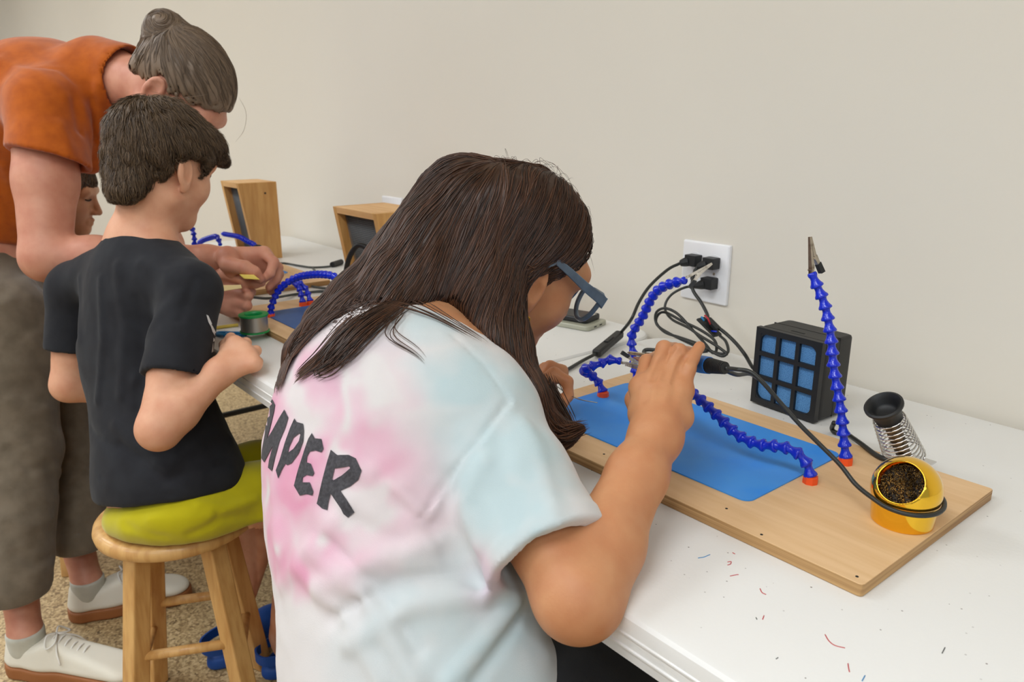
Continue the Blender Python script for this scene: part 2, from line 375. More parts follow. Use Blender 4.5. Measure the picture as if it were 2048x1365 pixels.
# left front arm
p2=PZ(1206,795,BZ)
arm(nb,[p2]+[PY(x,y,p2[1]+dy) for x,y,dy in [(1204,778,0),(1194,760,0),(1178,748,-.01),(1168,742,-.028),(1176,735,-.035),(1196,730,-.025),(1216,720,-.012),(1236,722,-.005)]],offn,
    clip_dir=right*.95-up*.18+fwd*.1,clip_side=up,label='short curled arm of blue ball segments')
# left rear arm (tall, arching to the right)
p3=PZ(1273,772,BZ)
arm(nb,[p3]+[PY(x,y,p3[1]+dy) for x,y,dy in [(1271,748,0),(1266,705,0),(1262,680,.0),(1268,660,.0),(1284,636,.0),(1298,606,-.004),(1313,583,-.008),(1335,570,-.012),(1366,562,-.014)]],offn,
    clip_dir=right*.85+up*.5,clip_side=-up+right*.3,label='tall arching arm of blue ball segments')

# ------------------------------------------------------------------ gold tip cleaner
bc=PZ(1803,1042,BZ); bc=np.array([bc[0],bc[1],BZ])
tcn=tag(empty('tip_cleaner',bc),'shiny gold ball-shaped tip cleaner full of brass curls','tip cleaner')
def tip_cleaner(e):
    r=.0345
    MB().lathe([(0,.0296),(.0012,.0305),(.026,.0325),(.0268,.0325)],48).build('base_cup',M['gold'],e,30)
    # dome cut by a tilted opening: sphere above z=.018, centre (0,0,.027), removed where n.p>h
    n=np.array(-fwd*.86+up*.48-right*.70); n/=np.linalg.norm(n); c=np.array([0,0,.0365]); h=.0262
    bm=bmesh.new(); bmesh.ops.create_uvsphere(bm,u_segments=64,v_segments=40,radius=r)
    for v in bm.verts: v.co+=Vector(c)
    bmesh.ops.bisect_plane(bm,geom=bm.verts[:]+bm.edges[:]+bm.faces[:],plane_co=(0,0,.0272),plane_no=(0,0,-1),clear_outer=True)
    bmesh.ops.bisect_plane(bm,geom=bm.verts[:]+bm.edges[:]+bm.faces[:],plane_co=Vector(c+n*h),plane_no=Vector(n),clear_outer=True)
    me=bpy.data.meshes.new('dome'); bm.to_mesh(me); bm.free()
    d=link('dome',me,e,M['gold'],180); s=d.modifiers.new('solid','SOLIDIFY'); s.thickness=.0008
    a=np.cross(n,[0,0,1.]); a/=np.linalg.norm(a); b=np.cross(n,a); rr=math.sqrt(r*r-h*h)
    ring=[c+n*h+rr*(math.cos(t)*a+math.sin(t)*b) for t in np.linspace(0,2*math.pi,49)]
    MB().tube(ring,.0009,6,caps=False).build('rim',M['gold'],e,180)
    # brass wool: many small curls just inside the opening
    mb=MB(); R=np.random.default_rng(3)
    for k in range(420):
        rad=rr*.94*math.sqrt(R.random()); t=R.random()*6.28; p=c+n*(h-.004-.006*R.random()*1-.004*(rad/rr)**2)+rad*(math.cos(t)*a+math.sin(t)*b)
        u=R.normal(size=3); u/=np.linalg.norm(u); v=np.cross(u,R.normal(size=3)); v/=np.linalg.norm(v); q=.0012+.0018*R.random(); ph=R.random()*6
        mb.tube([p+q*(math.cos(ph+s)*u+math.sin(ph+s)*v)+n*.0004*s for s in np.linspace(0,4.5,7)],.00028,4)
    w_=mb.build('brass_wool',M['brass'],e,180); tag(w_,'tangle of dark brass shavings',kind='stuff')
    MB().lathe([(0,rr*.97),(.001,rr*.97)],32,0,rot_to(n),c+n*(h-.012)).build('wool_pad',mat('dark_brass_pad',(52,40,26),.6,metal=.3),e,None)
tip_cleaner(tcn)
# ------------------------------------------------------------------ iron stand with spring
def iron_stand(base,top,label,m_wire,r0=.021,r1=.0165,n=11,rub=.021):
    base=np.array(base,float); top=np.array(top,float); e=tag(empty('iron_stand',base),label,'iron stand','coil iron stands'); ax=top-base; L=np.linalg.norm(ax); ax/=L
    R=np.array(rot_to(ax)); a,b=R[:,0],R[:,1]
    t=np.linspace(0,1,n*18); pts=[ax*(.006+(L-.02)*(q**1.0 if q<.8 else q))+ (r0+(r1-r0)*q)*(math.cos(2*math.pi*n*q)*a+math.sin(2*math.pi*n*q)*b) for q in t]
    MB().tube(pts,.00105,6).build('spring',m_wire,e,180)
    MB().lathe([(0,.0085),(L-.012,.0095)],20,0,Matrix([list(r) for r in R]),ax*.004).build('inner_tube',M['darkmetal'],e,30)
    f=MB().lathe([(-.012,.0150),(-.004,.0165),(.002,.0170),(.008,.0195),(.012,rub),(.0145,rub),(.0155,rub-.0025),(.011,.0150),(.004,.0135),(.001,.010),(.0005,.003)],32,0,Matrix([list(r) for r in R]),ax*(L-.008))
    f.build('rubber_funnel',M['black'],e,40)
    MB().box((-.028,-.02,0),(.028,.02,.0015)).build('foot_plate',M['chrome'],e,None)
    return e
sb=PZ(1812,920,BZ); sb=np.array([sb[0],sb[1],BZ+.0002]); stp=PD(1770,818,.925)
iron_stand(sb,stp,'chrome coil iron stand with black funnel behind the gold ball',M['chrome'],r0=.0235,r1=.018,rub=.0225)

# ------------------------------------------------------------------ black cube fan with nine blue windows
fl=PZ(1500,806,TZ); fr=PZ(1627,851,TZ)
ang=math.atan2(fr[1]-fl[1],fr[0]-fl[0])
fan=tag(empty('fume_fan',((fl+fr)/2),ang),'black cube fume fan with nine blue filter windows against the wall','fan')
Wf=float(np.linalg.norm(fr-fl)); Hf=.122; Df=.078
hw=Wf/2
MB().prism([(x,y) for x,y in rrect(-hw,0.008,hw,Df,.010,4)],.003,Hf-.0).build('rear_shell',M['blackplastic'],fan,30,.004)
# front frame with nine openings
mb=MB(); g=.0088; bar=.0064; cw=(Wf-2*g-2*bar)/3; chh=(Hf-2*g-2*bar)/3
xs=[-hw,-hw+g,-hw+g+cw,-hw+g+cw+bar,-hw+g+2*cw+bar,-hw+g+2*cw+2*bar,hw-g,hw]; zs=[.003,.003+g,.003+g+chh,.003+g+chh+bar,.003+g+2*chh+bar,.003+g+2*chh+2*bar,Hf-g,Hf]
for i in range(7):
    for j in range(7):
        if i in (1,3,5) and j in (1,3,5): continue
        x0,x1,z0,z1=xs[i],xs[i+1],zs[j],zs[j+1]
        mb.box((x0,0,z0),(x1,.009,z1))
ff=mb.build('front_frame',M['black'],fan,None)
# rounded outer corners of the corner windows
for i,(cx_,sx) in enumerate(((xs[1],1),(xs[6],-1))):
    for (cz,sz) in ((zs[1],1),(zs[6],-1)):
        r=.011; poly=[(cx_,cz)]+[(cx_+sx*(r-r*math.cos(t)),cz+sz*(r-r*math.sin(t))) for t in np.linspace(0,math.pi/2,6)]
        m2=MB(); n=len(poly); vs=[(x,0.0005,z) for x,z in poly]+[(x,.009,z) for x,z in poly]
        m2.add(vs,[tuple(range(n)),tuple(range(2*n-1,n-1,-1))]+[(q,(q+1)%n,n+(q+1)%n,n+q) for q in range(n)]).build('corner_fillet',M['black'],fan,None)
for i in (1,3,5):
    for j in (1,3,5): MB().box((xs[i]-.001,.005,zs[j]-.001),(xs[i+1]+.001,.0075,zs[j+1]+.001)).build('filter_window',M['weave'],fan,None)
MB().box((-.011,.020,Hf-.0005),(.011,.0235,Hf+.0003)).build('top_slot',M['slot'],fan,None)
MB().box((-hw-.0003,.042,.004),(hw+.0003,.0426,Hf+.0004)).build('seam',M['slot'],fan,None)

# ------------------------------------------------------------------ slanted wooden boxes
def wood_box(tl,tr,bl_y,top_back,label,fh=None):
    """front face parallel to the wall, leaning forward at the top"""
    x0,x1=tl[0],tr[0]; zt=(tl[2]+tr[2])/2; yt=tl[1]; yb_=bl_y; yback=top_back
    e=tag(empty('wooden_fume_box',((x0+x1)/2,yb_,TZ)),label,'wooden box','slanted wooden boxes on the table'); hx=(x1-x0)/2; H=zt-TZ; o=yt-yb_; D=yback-yb_; th=.0165
    fy=lambda z: o*z/H
    def slab(name,xa,xb,za,zb,m,yb2=D):
        MB().hexa([(xa,fy(za),za),(xb,fy(za),za),(xb,yb2,za),(xa,yb2,za),(xa,fy(zb),zb),(xb,fy(zb),zb),(xb,yb2,zb),(xa,yb2,zb)]).build(name,m,e,None,.0012)
    slab('side_panel',-hx,-hx+th,0,H,M['woodbox']); slab('side_panel',hx-th,hx,0,H,M['woodbox'])
    slab('top_panel',-hx+th,hx-th,H-th,H,M['woodend']); slab('bottom_panel',-hx+th,hx-th,0,th,M['woodend'])
    # recessed mesh filter: backing + wires
    za,zb=th,H-th; d=.022
    MB().hexa([(-hx+th,fy(za)+d+.004,za),(hx-th,fy(za)+d+.004,za),(hx-th,fy(za)+d+.01,za),(-hx+th,fy(za)+d+.01,za),(-hx+th,fy(zb)+d+.004,zb),(hx-th,fy(zb)+d+.004,zb),(hx-th,fy(zb)+d+.01,zb),(-hx+th,fy(zb)+d+.01,zb)]).build('filter_pad',M['grill'],e,None)
    mb=MB(); z=za
    while z<zb: mb.tube([(-hx+th,fy(z)+d,z),(hx-th,fy(z)+d,z)],.0006,4); z+=.0048
    x=-hx+th
    while x<hx-th: mb.tube([(x,fy(za)+d,za),(x,fy(zb)+d,zb)],.0006,4); x+=.0048
    tag(mb.build('wire_mesh',mat('grey_wire',(120,122,122),.5),e,180),kind='stuff')
    MB().lathe([(0,.0032),(.0006,.0032)],10,0,Matrix.Rotation(math.pi/2,3,'Y'),(hx-.0002,D*.55,H*.86)).build('screw_hole',M['slot'],e,None)
    return e
y2=.905
b2=wood_box(PY(665,413,y2),PY(751,428,y2),y2+.036,y2+.15,'honey wood box with black mesh front and thick black cable before it')
y1=.86
wood_box(PY(440,358,y1),PY(476,371,y1),y1+.034,y1+.12,'tall honey wood box standing at the far table end')
# ------------------------------------------------------------------ wall plates, plugs and cords
def wall_plate(x0,x1,z0,z1,label):
    cx,cz=(x0+x1)/2,(z0+z1)/2; hx,hz=(x1-x0)/2,(z1-z0)/2
    e=tag(empty('outlet_plate',(cx,WY,cz)),label,'outlet','wall outlets')
    poly=rrect(-hx,-hz,hx,hz,.003,3); n=len(poly)
    vs=[(x,-.0005,z) for x,z in poly]+[(x*.985,-.0055,z*.985) for x,z in poly]+[(x*.95,-.0068,z*.95) for x,z in poly]
    fs=[(i,(i+1)%n,n+(i+1)%n,n+i) for i in range(n)]+[(n+i,n+(i+1)%n,2*n+(i+1)%n,2*n+i) for i in range(n)]+[tuple(2*n+i for i in range(n))]
    MB().add(vs,fs).build('cover_plate',M['plate'],e,30)
    for sx in (-1,1):
        for sz in (-1,1):
            q=empty('x'); bpy.data.objects.remove(q)
            f=MB().lathe([(0,.0168),(.0014,.0168)],28,0,Matrix.Rotation(math.pi/2,3,'X'),(sx*.023,-.0066,sz*.0195)).build('receptacle_face',M['plate'],e,40)
            for k in (-1,1): MB().box((sx*.023+k*.006-.0011,-.0085,sz*.0195+.001),(sx*.023+k*.006+.0011,-.0078,sz*.0195+.009)).build('slot',M['slot'],f,None)
            MB().lathe([(0,.0024),(.0006,.0024)],10,0,Matrix.Rotation(math.pi/2,3,'X'),(sx*.023,-.008,sz*.0195-.008)).build('ground_hole',M['slot'],f,None)
        MB().lathe([(0,.0028),(.0016,.0022)],10,0,Matrix.Rotation(math.pi/2,3,'X'),(sx*.023,-.0066,0)).build('screw',M['metal'],e,40)
    return e
a=PY(1369,478,WY-.003); b=PY(1463,494,WY-.003); c=PY(1458,614,WY-.003)
wall_plate(a[0],b[0],c[2],a[2],'white double outlet plate with three black plugs in it')
a=PY(765,391,WY-.003); wall_plate(a[0],a[0]+.115,a[2]-.114,a[2],'white outlet plate half hidden behind the wooden box')
def plug_mb(px,py,dirpx):
    """angled black plug: block on the wall, tapered strain relief towards dirpx; returns parts and cord start"""
    c0=PY(px,py,WY-.021); tail=PY(dirpx[0],dirpx[1],WY-.030); d=tail-c0; d/=np.linalg.norm(d)
    mb=MB(); 
    mb.box((c0[0]-.0125,WY-.030,c0[2]-.0105),(c0[0]+.0125,WY-.0085,c0[2]+.0105))
    mb.tube([c0+d*.006,c0+d*.016,c0+d*.024,tail],[.0100,.0088,.0062,.0042],10)
    for k in (-1,1): mb.box((c0[0]+k*.006-.0009,WY-.010,c0[2]+.001),(c0[0]+k*.006+.0009,WY-.0035,c0[2]+.007))
    mb.lathe([(0,.0022),(.008,.0022)],8,0,Matrix.Rotation(math.pi/2,3,'X'),(c0[0],WY-.0045,c0[2]-.009))
    return mb,tail
def cord_thing(px,py,dirpx,pts,r,label,m='cord',extra=None,ms='black'):
    mb,t=plug_mb(px,py,dirpx); e=tag(empty('power_cord',(0,0,0)),label,'power cord','black power cords by the outlet')
    mb.build('plug',M[ms],e,30,.0018)
    tube_obj('cable',[t]+pts,r,M[m],e,8,8)
    return e
# cord A: upper left plug, runs down to an inline switch, then behind the girl
swA=PZ(1240,668,TZ+.016); swB=PZ(1192,708,TZ+.010)
e=cord_thing(1385,521,(1360,527),[PY(1335,540,1.16),PY(1300,572,1.12),PY(1278,605,1.09),PY(1262,640,1.06),swA],.0031,'black cord with inline rocker switch plugged in upper left','cord')
R=rot_to(swB-swA,(1,0,0)); L=float(np.linalg.norm(swB-swA))
MB().box((0,-.0085,-.007),(L,.0085,.007),0,R,swA).build('inline_switch',M['blackplastic'],e,30,.0035)
MB().box((L*.35,-.004,.006),(L*.62,.004,.0095),0,R,swA).build('rocker',M['black'],e,None,.001)
tube_obj('cable',[swB,PZ(1165,722,TZ+.005),PZ(1130,742,TZ+.0035),PZ(1080,765,TZ+.0035),PZ(1000,790,TZ+.0035),PZ(930,800,TZ+.0035)],.0031,M['cord'],e)
# cord B: upper right plug -> clip -> black cord to bundle tie -> fan
tie=PY(1424,652,1.13)
e=cord_thing(1421,527,(1395,534),[PY(1388,548,1.175),PY(1384,570,1.16),PY(1388,585,1.155),PY(1402,605,1.15),PY(1414,628,1.14),PY(1420,645,1.13),PY(1445,662,1.12),PY(1470,685,1.11),PY(1490,710,1.10),PZ(1505,735,TZ+.01),PZ(1520,748,TZ+.004)],.0032,'black cord plugged in upper right, running to the fan','cord')
tube_obj('cable',[PZ(1668,846,TZ+.022),PZ(1664,858,TZ+.006),PZ(1672,866,TZ+.0035),PZ(1692,868,TZ+.004),PZ(1722,888,BZ+.002),PZ(1760,915,BZ+.0035),PZ(1795,922,BZ+.0035),PZ(1836,922,BZ+.0035)],.0033,M['cord'],e)
# cord C: lower plug, coiled slack
def ZZ(x,y,h): return PZ(x,y,TZ+h)
e=cord_thing(1417,567,(1386,573),[PY(1368,576,1.165),PY(1345,588,1.15),PY(1332,605,1.14),PY(1331,622,1.13),PY(1345,640,1.11),PY(1375,655,1.08),PY(1400,672,1.07),PY(1430,690,1.06),PY(1455,708,1.055)],.0026,'black cord plugged in below, slack coiled on the table','cord')
coil=[PY(1455,708,1.055),PY(1440,712,1.05),PY(1400,690,1.06),PY(1362,676,1.08),PY(1330,665,1.09),PY(1312,645,1.10),PY(1313,625,1.10),PY(1330,617,1.10),PY(1355,628,1.10),PY(1385,660,1.09),PY(1412,690,1.07),PY(1425,706,1.06),PY(1433,700,1.065),PY(1428,680,1.08),PY(1400,660,1.09),PY(1365,643,1.10),PY(1330,625,1.11),PY(1315,632,1.11),PY(1314,650,1.11),PY(1340,668,1.10),PY(1390,692,1.07),PY(1440,708,1.06),PY(1456,704,1.07),PY(1452,684,1.09),PY(1440,672,1.11)]
tube_obj('cable',coil,.0026,M['cord'],e,8,6)
tube_obj('cable',[PY(1415,702,1.05),PY(1370,707,1.03),PY(1330,703,1.02),PY(1295,700,1.01),PY(1288,706,1.0),PY(1300,711,.99),PY(1330,712,.99)],.0036,M['cord'],e,8,6)
# cord tie / black bracket with red and blue wires
t=tag(empty('cord_tie',tie),'black cord tie with red and blue ends round the coiled cords','cord tie')
p=PY(1409,640,1.12)-tie; q=PY(1437,668,1.12)-tie; R=rot_to(q-p,(1,0,0)); L=float(np.linalg.norm(q-p))
MB().box((-.004,-.011,-.002),(L+.006,.011,.002),0,R,p+np.array([-.006,0,-.001])).build('strap',M['blackplastic'],t,None,.001)
MB().box((.004,-.006,.002),(L-.004,.006,.010),0,R,p).build('block',M['black'],t,None,.0015)
MB().tube([p+np.array([.004,-.006,.010]),p+np.array([.012,-.007,.006]),p+np.array([.018,-.006,-.004])],.0016,6).build('red_wire',M['red'],t,180)
MB().tube([p+np.array([-.002,-.007,.006]),p+np.array([.006,-.009,.001])],.0018,6).build('blue_wire',M['teal'],t,180)
MB().tube([q+np.array([-.010,-.007,.004]),q+np.array([.002,-.009,.006])],.0016,6).build('blue_wire',M['blue'],t,180)

# ------------------------------------------------------------------ phone and card holder
pc=PZ(1150,652,TZ); ax=PZ(1212,660,TZ)-PZ(1142,668,TZ)
ph=tag(MB().prism(rrect(-.082,-.040,.082,.040,.010,4),0,.0105).build('phone',M['phonecase'],None,40,.002),'phone in a clear grey case lying on the far table corner','phone')
ph.location=Vector((pc[0]-.035,pc[1]+.004,TZ+.0002)); ph.rotation_euler=(0,0,math.radians(14))
for k in range(2): MB().box((.0815,-.016+.022*k,.004),(.0823,-.006+.022*k,.0065)).build('port',M['slot'],ph,None)
ch=tag(MB().prism(rrect(-.065,-.030,.065,.030,.008,4),0,.012).build('card_holder',M['phoneblk'],None,40,.003),'black leather card holder lying on the phone','card holder')
ch.location=Vector((pc[0]-.034,pc[1]+.010,TZ+.0112)); ch.rotation_euler=(0,0,math.radians(14))
MB().tube([(.060,-.006,.0135),(.062,.012,.0135)],.003,8).build('metal_snap',M['chrome'],ch,180)

# ------------------------------------------------------------------ middle and far boards
mb_=board(-1.70,-1.185,.575,.90,'plywood board holding the green solder spool, dull blue mat'); offm=np.array(mb_.location)
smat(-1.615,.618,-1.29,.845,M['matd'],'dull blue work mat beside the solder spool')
p=PZ(542,634,BZ); 
arm(mb_,[p]+[PY(x,y,p[1]+dy) for x,y,dy in [(543,612,0),(556,583,.01),(575,565,.02),(592,556,.03),(612,551,.035),(640,549,.04),(665,552,.045),(682,563,.05),(690,577,.05)]],offm,clip_dir=-up+.3*right,clip_side=right)
p=PZ(606,612,BZ)
arm(mb_,[p]+[PY(x,y,p[1]+dy) for x,y,dy in [(603,592,0),(597,573,0),(585,566,-.01)]],offm,clip=False)
p=PZ(621,610,BZ)
arm(mb_,[p]+[PY(x,y,p[1]+dy) for x,y,dy in [(618,595,0),(612,578,0),(601,567,-.01),(590,562,-.02)]],offm,clip=False)
fb=board(-2.42,-1.86,.59,.905,'plywood board behind the woman\'s hands, at the far table end'); offf=np.array(fb.location)
smat(-2.36,.64,-2.02,.86,M['mat'],'blue work mat on the farthest board')
for path in ([(388,500),(389,480),(386,462),(382,452)],[(398,490),(404,482),(420,476),(434,474),(440,488)],[(512,494),(495,483),(478,474),(458,470),(446,468)]):
    q=PZ(path[0][0],path[0][1]+30,BZ); q[0]=max(q[0],-2.41); q[0]=min(q[0],-1.87); q[1]=min(max(q[1],.62),.92)
    arm(fb,[q]+[PY(x,y,q[1]) for x,y in path],offf,clip=False)
so=PZ(549,548,BZ); so=np.array([so[0],so[1],BZ+.0002])
iron_stand(so,PY(514,505,so[1]-.01),'coil iron stand with black funnel behind the woman\'s fingers',M['chrome'],r0=.022,r1=.018,n=9,rub=.022)
# ------------------------------------------------------------------ spool of solder
sp=PZ(512,662,BZ); sp=np.array([-1.60,.600,BZ+.0005])
sp=PZ(510,664,BZ); sp[2]=BZ+.0005
s=tag(empty('solder_spool',sp),'green spool wound with silver solder at the board corner','solder spool')
MB().lathe([(0,.0285),(.003,.0285),(.0035,.020),(.004,.020)],36).build('lower_flange',M['green'],s,30)
MB().lathe([(.0035,.0265),(.0335,.0265)],36,caps=False).build('solder_winding',M['solder'],s,30)
MB().lathe([(.004,.016),(.033,.016),(.033,.0285),(.036,.029),(.0365,.028),(.0365,.018),(.034,.0165),(.006,.0155)],36,caps=False).build('upper_flange',M['green'],s,30)
# ------------------------------------------------------------------ small things by the boy
sc=tag(empty('scissors',PZ(462,672,TZ)),'small blue handled scissors beside the boy\'s hand','scissors'); o_=PZ(462,672,TZ)
for (x,y,rx,ry) in ((472,669,.020,.011),(450,668,.018,.010)):
    cc=PZ(x,y,TZ+.005)-o_; a=[cc+np.array([rx*math.cos(t)*.8-ry*math.sin(t)*.3,rx*math.cos(t)*.6+ry*math.sin(t)*.8,0]) for t in np.linspace(0,2*math.pi,25)]
    MB().tube(a,.0035,8,caps=False).build('handle_loop',M['teal'],sc,180)
MB().hexa([tuple(PZ(x,y,TZ+z)-o_) for z in (.003,.006) for x,y in ((446,672),(440,668),(400,660),(400,663))]).build('blade',M['chrome'],sc,None)
st=MB().tube([PZ(430,656,TZ+.004),PZ(476,650,TZ+.004)],.0035,6).build('pencil',M['yellow'],None,30); tag(st,'thin yellow pencil lying beside the blue scissors','pencil')
# cords on the far table
for pts,r,lab in (([(505,595),(540,597),(590,589),(640,583),(680,585)],.0034,'grey cord lying across the table behind the solder spool'),
              ([(545,527),(570,527),(600,532),(625,535),(660,533),(682,527)],.003,'grey cord running to the wooden box from the coil stand'),
              ([(548,532),(570,550),(590,560),(620,572),(660,578),(685,580)],.003,'grey cord crossing the farthest plywood board'),
              ([(626,537),(640,552),(660,565),(690,575)],.003,'short grey cord slanting behind the blue arch')):
    tag(tube_obj('table_cord',[PZ(x,y,TZ+.0035 if x>560 else BZ+.004) for x,y in pts],r,M['greycord'],None,8,6),lab,'cord')
pa=PZ(675,527,TZ+.006); tag(MB().tube([PZ(664,530,TZ+.008),PZ(683,524,TZ+.008)],.0085,12).build('cord_connector',M['black'],None,30,.001),'black barrel connector lying beside the wooden box','connector')
tag(tube_obj('black_hose',[PY(690,590,.86),PY(690,560,.86),PY(697,520,.86),PY(712,494,.87),PY(728,493,.88),PY(745,510,.89),PY(760,540,.90)],.0062,M['black'],None,10,8),'thick black cable arching in front of the wooden box mesh','cable')

# ------------------------------------------------------------------ stools
def make_stool():
    e=tag(empty('wooden_stool'),'x','stool','round wooden stools'); H=.452; r=.146
    MB().lathe([(H-.030,r*.82),(H-.0295,r*.93),(H-.024,r*.985),(H-.014,r),(H-.006,r*.985),(H-.001,r*.94),(H,r*.88),(H-.002,r*.5),(H-.003,.001)],56).build('seat',M['stool'],e,60)
    top=.088; bot=.152; w=.0175
    P0={}
    for k in range(4):
        a=math.radians(45+90*k); ux,uy=math.cos(a),math.sin(a); vx,vy=-uy,ux
        def q(rad,s,t,z): return (ux*(rad+s*w)+vx*t*w,uy*(rad+s*w)+vy*t*w,z)
        MB().hexa([q(bot,-1,-1,0),q(bot,1,-1,0),q(bot,1,1,0),q(bot,-1,1,0),q(top,-1,-1,H-.028),q(top,1,-1,H-.028),q(top,1,1,H-.028),q(top,-1,1,H-.028)]).build('leg',M['stool'],e,None,.003)
    def lp(k,z):
        a=math.radians(45+90*k); rr=bot+(top-bot)*z/(H-.028); return (math.cos(a)*rr,math.sin(a)*rr,z)
    for k in range(4):
        z=.155 if k%2==0 else .205
        MB().tube([lp(k,z),lp(k+1,z)],.0095,10).build('rung',M['stool'],e,180)
    return e
def copy_tree(o,parent=None):
    c=o.copy(); C.objects.link(c); c.parent=parent
    for ch in list(o.children): copy_tree(ch,c)
    return c
stool=make_stool(); sc_=PZ(355,1020,.452); stool.location=(sc_[0],sc_[1],0); stool.rotation_euler=(0,0,math.radians(-25)); STOOLB=np.array([sc_[0],sc_[1],.452])
stool['label']='round wooden stool under the boy in yellow shorts'
for (x,y,rz,lab) in ((-.60,.235,.3,'round wooden stool under the girl in the tie-dye shirt'),(-2.27,.325,.2,'round wooden stool mostly hidden behind the standing woman')):
    q=copy_tree(stool); q.location=(x,y,0); q.rotation_euler=(0,0,rz); q['label']=lab
# ================================================================== people: signed-distance modelling
def A3(p): return np.array(p,float)
def rc(a,b,ra,rb):
    a=A3(a);b=A3(b);ba=b-a;L=ba@ba+1e-12
    def f(p):
        q=p-a; h=np.clip(q@ba/L,0,1); return np.linalg.norm(q-h[:,None]*ba,axis=1)-(ra+(rb-ra)*h)
    return f
def ell(c,r,R=None):
    c=A3(c); r=A3(r)
    def f(p):
        q=p-c
        if R is not None: q=q@R
        k0=np.linalg.norm(q/r,axis=1); k1=np.linalg.norm(q/(r*r),axis=1)+1e-9
        return k0*(k0-1)/k1
    return f
def smin(a,b,k):
    h=np.clip(.5+.5*(b-a)/k,0,1); return b+(a-b)*h-k*h*(1-h)
def union(fs,k=.02):
    def f(p):
        d=fs[0](p)
        for g in fs[1:]: d=smin(d,g(p),k)
        return d
    return f
def sub(f,g,k=.006):
    def h(p): return -smin(-f(p),g(p),k)
    return h
def inter(f,g,k=.006):
    def h(p): return -smin(-f(p),-g(p),k)
    return h
def half(c,n):   # inside where (p-c).n<0
    c=A3(c);n=A3(n);n=n/np.linalg.norm(n)
    return lambda p:(p-c)@n
def chain(pts,rs,k=.01):
    return union([rc(pts[i],pts[i+1],rs[i],rs[i+1]) for i in range(len(pts)-1)],k)
def inframe(f,c,R,s=1.0):
    """R columns = local axes in world"""
    c=A3(c)
    return lambda p: f(((p-c)@R)/s)*s
def off(f,d): return lambda p: f(p)-d
_lat=np.random.default_rng(11).random((32,32,32))
def vnoise(p,scale):
    q=p*scale; i=np.floor(q).astype(int); t=q-i; t=t*t*(3-2*t); i&=31; j=(i+1)&31; o=0
    for a in (0,1):
        for b in (0,1):
            for c in (0,1):
                o=o+_lat[(j if a else i)[:,0],(j if b else i)[:,1],(j if c else i)[:,2]]*((t[:,0] if a else 1-t[:,0])*(t[:,1] if b else 1-t[:,1])*(t[:,2] if c else 1-t[:,2]))
    return o
def fold(pts,w,amp):
    """ridge (amp>0) or crease (amp<0) along a polyline"""
    pts=[A3(p) for p in pts]
    def f(p):
        d=None
        for i in range(len(pts)-1):
            a=pts[i];ba=pts[i+1]-a;q=p-a;h=np.clip(q@ba/(ba@ba),0,1); e=((q-h[:,None]*ba)**2).sum(1)
            d=e if d is None else np.minimum(d,e)
        return amp*np.exp(-d/(w*w))
    return f
def plus(f,folds):
    def g(p):
        d=f(p)
        for q in folds: d=d-q(p)
        return d
    return g
def grad(f,p,e=.0012):
    g=np.zeros_like(p)
    for i in range(3):
        v=np.zeros(3);v[i]=e; g[:,i]=f(p+v)-f(p-v)
    return g/(np.linalg.norm(g,axis=1)[:,None]+1e-12)
def bounds(pts,m):
    pts=np.array(pts); return pts.min(0)-m, pts.max(0)+m
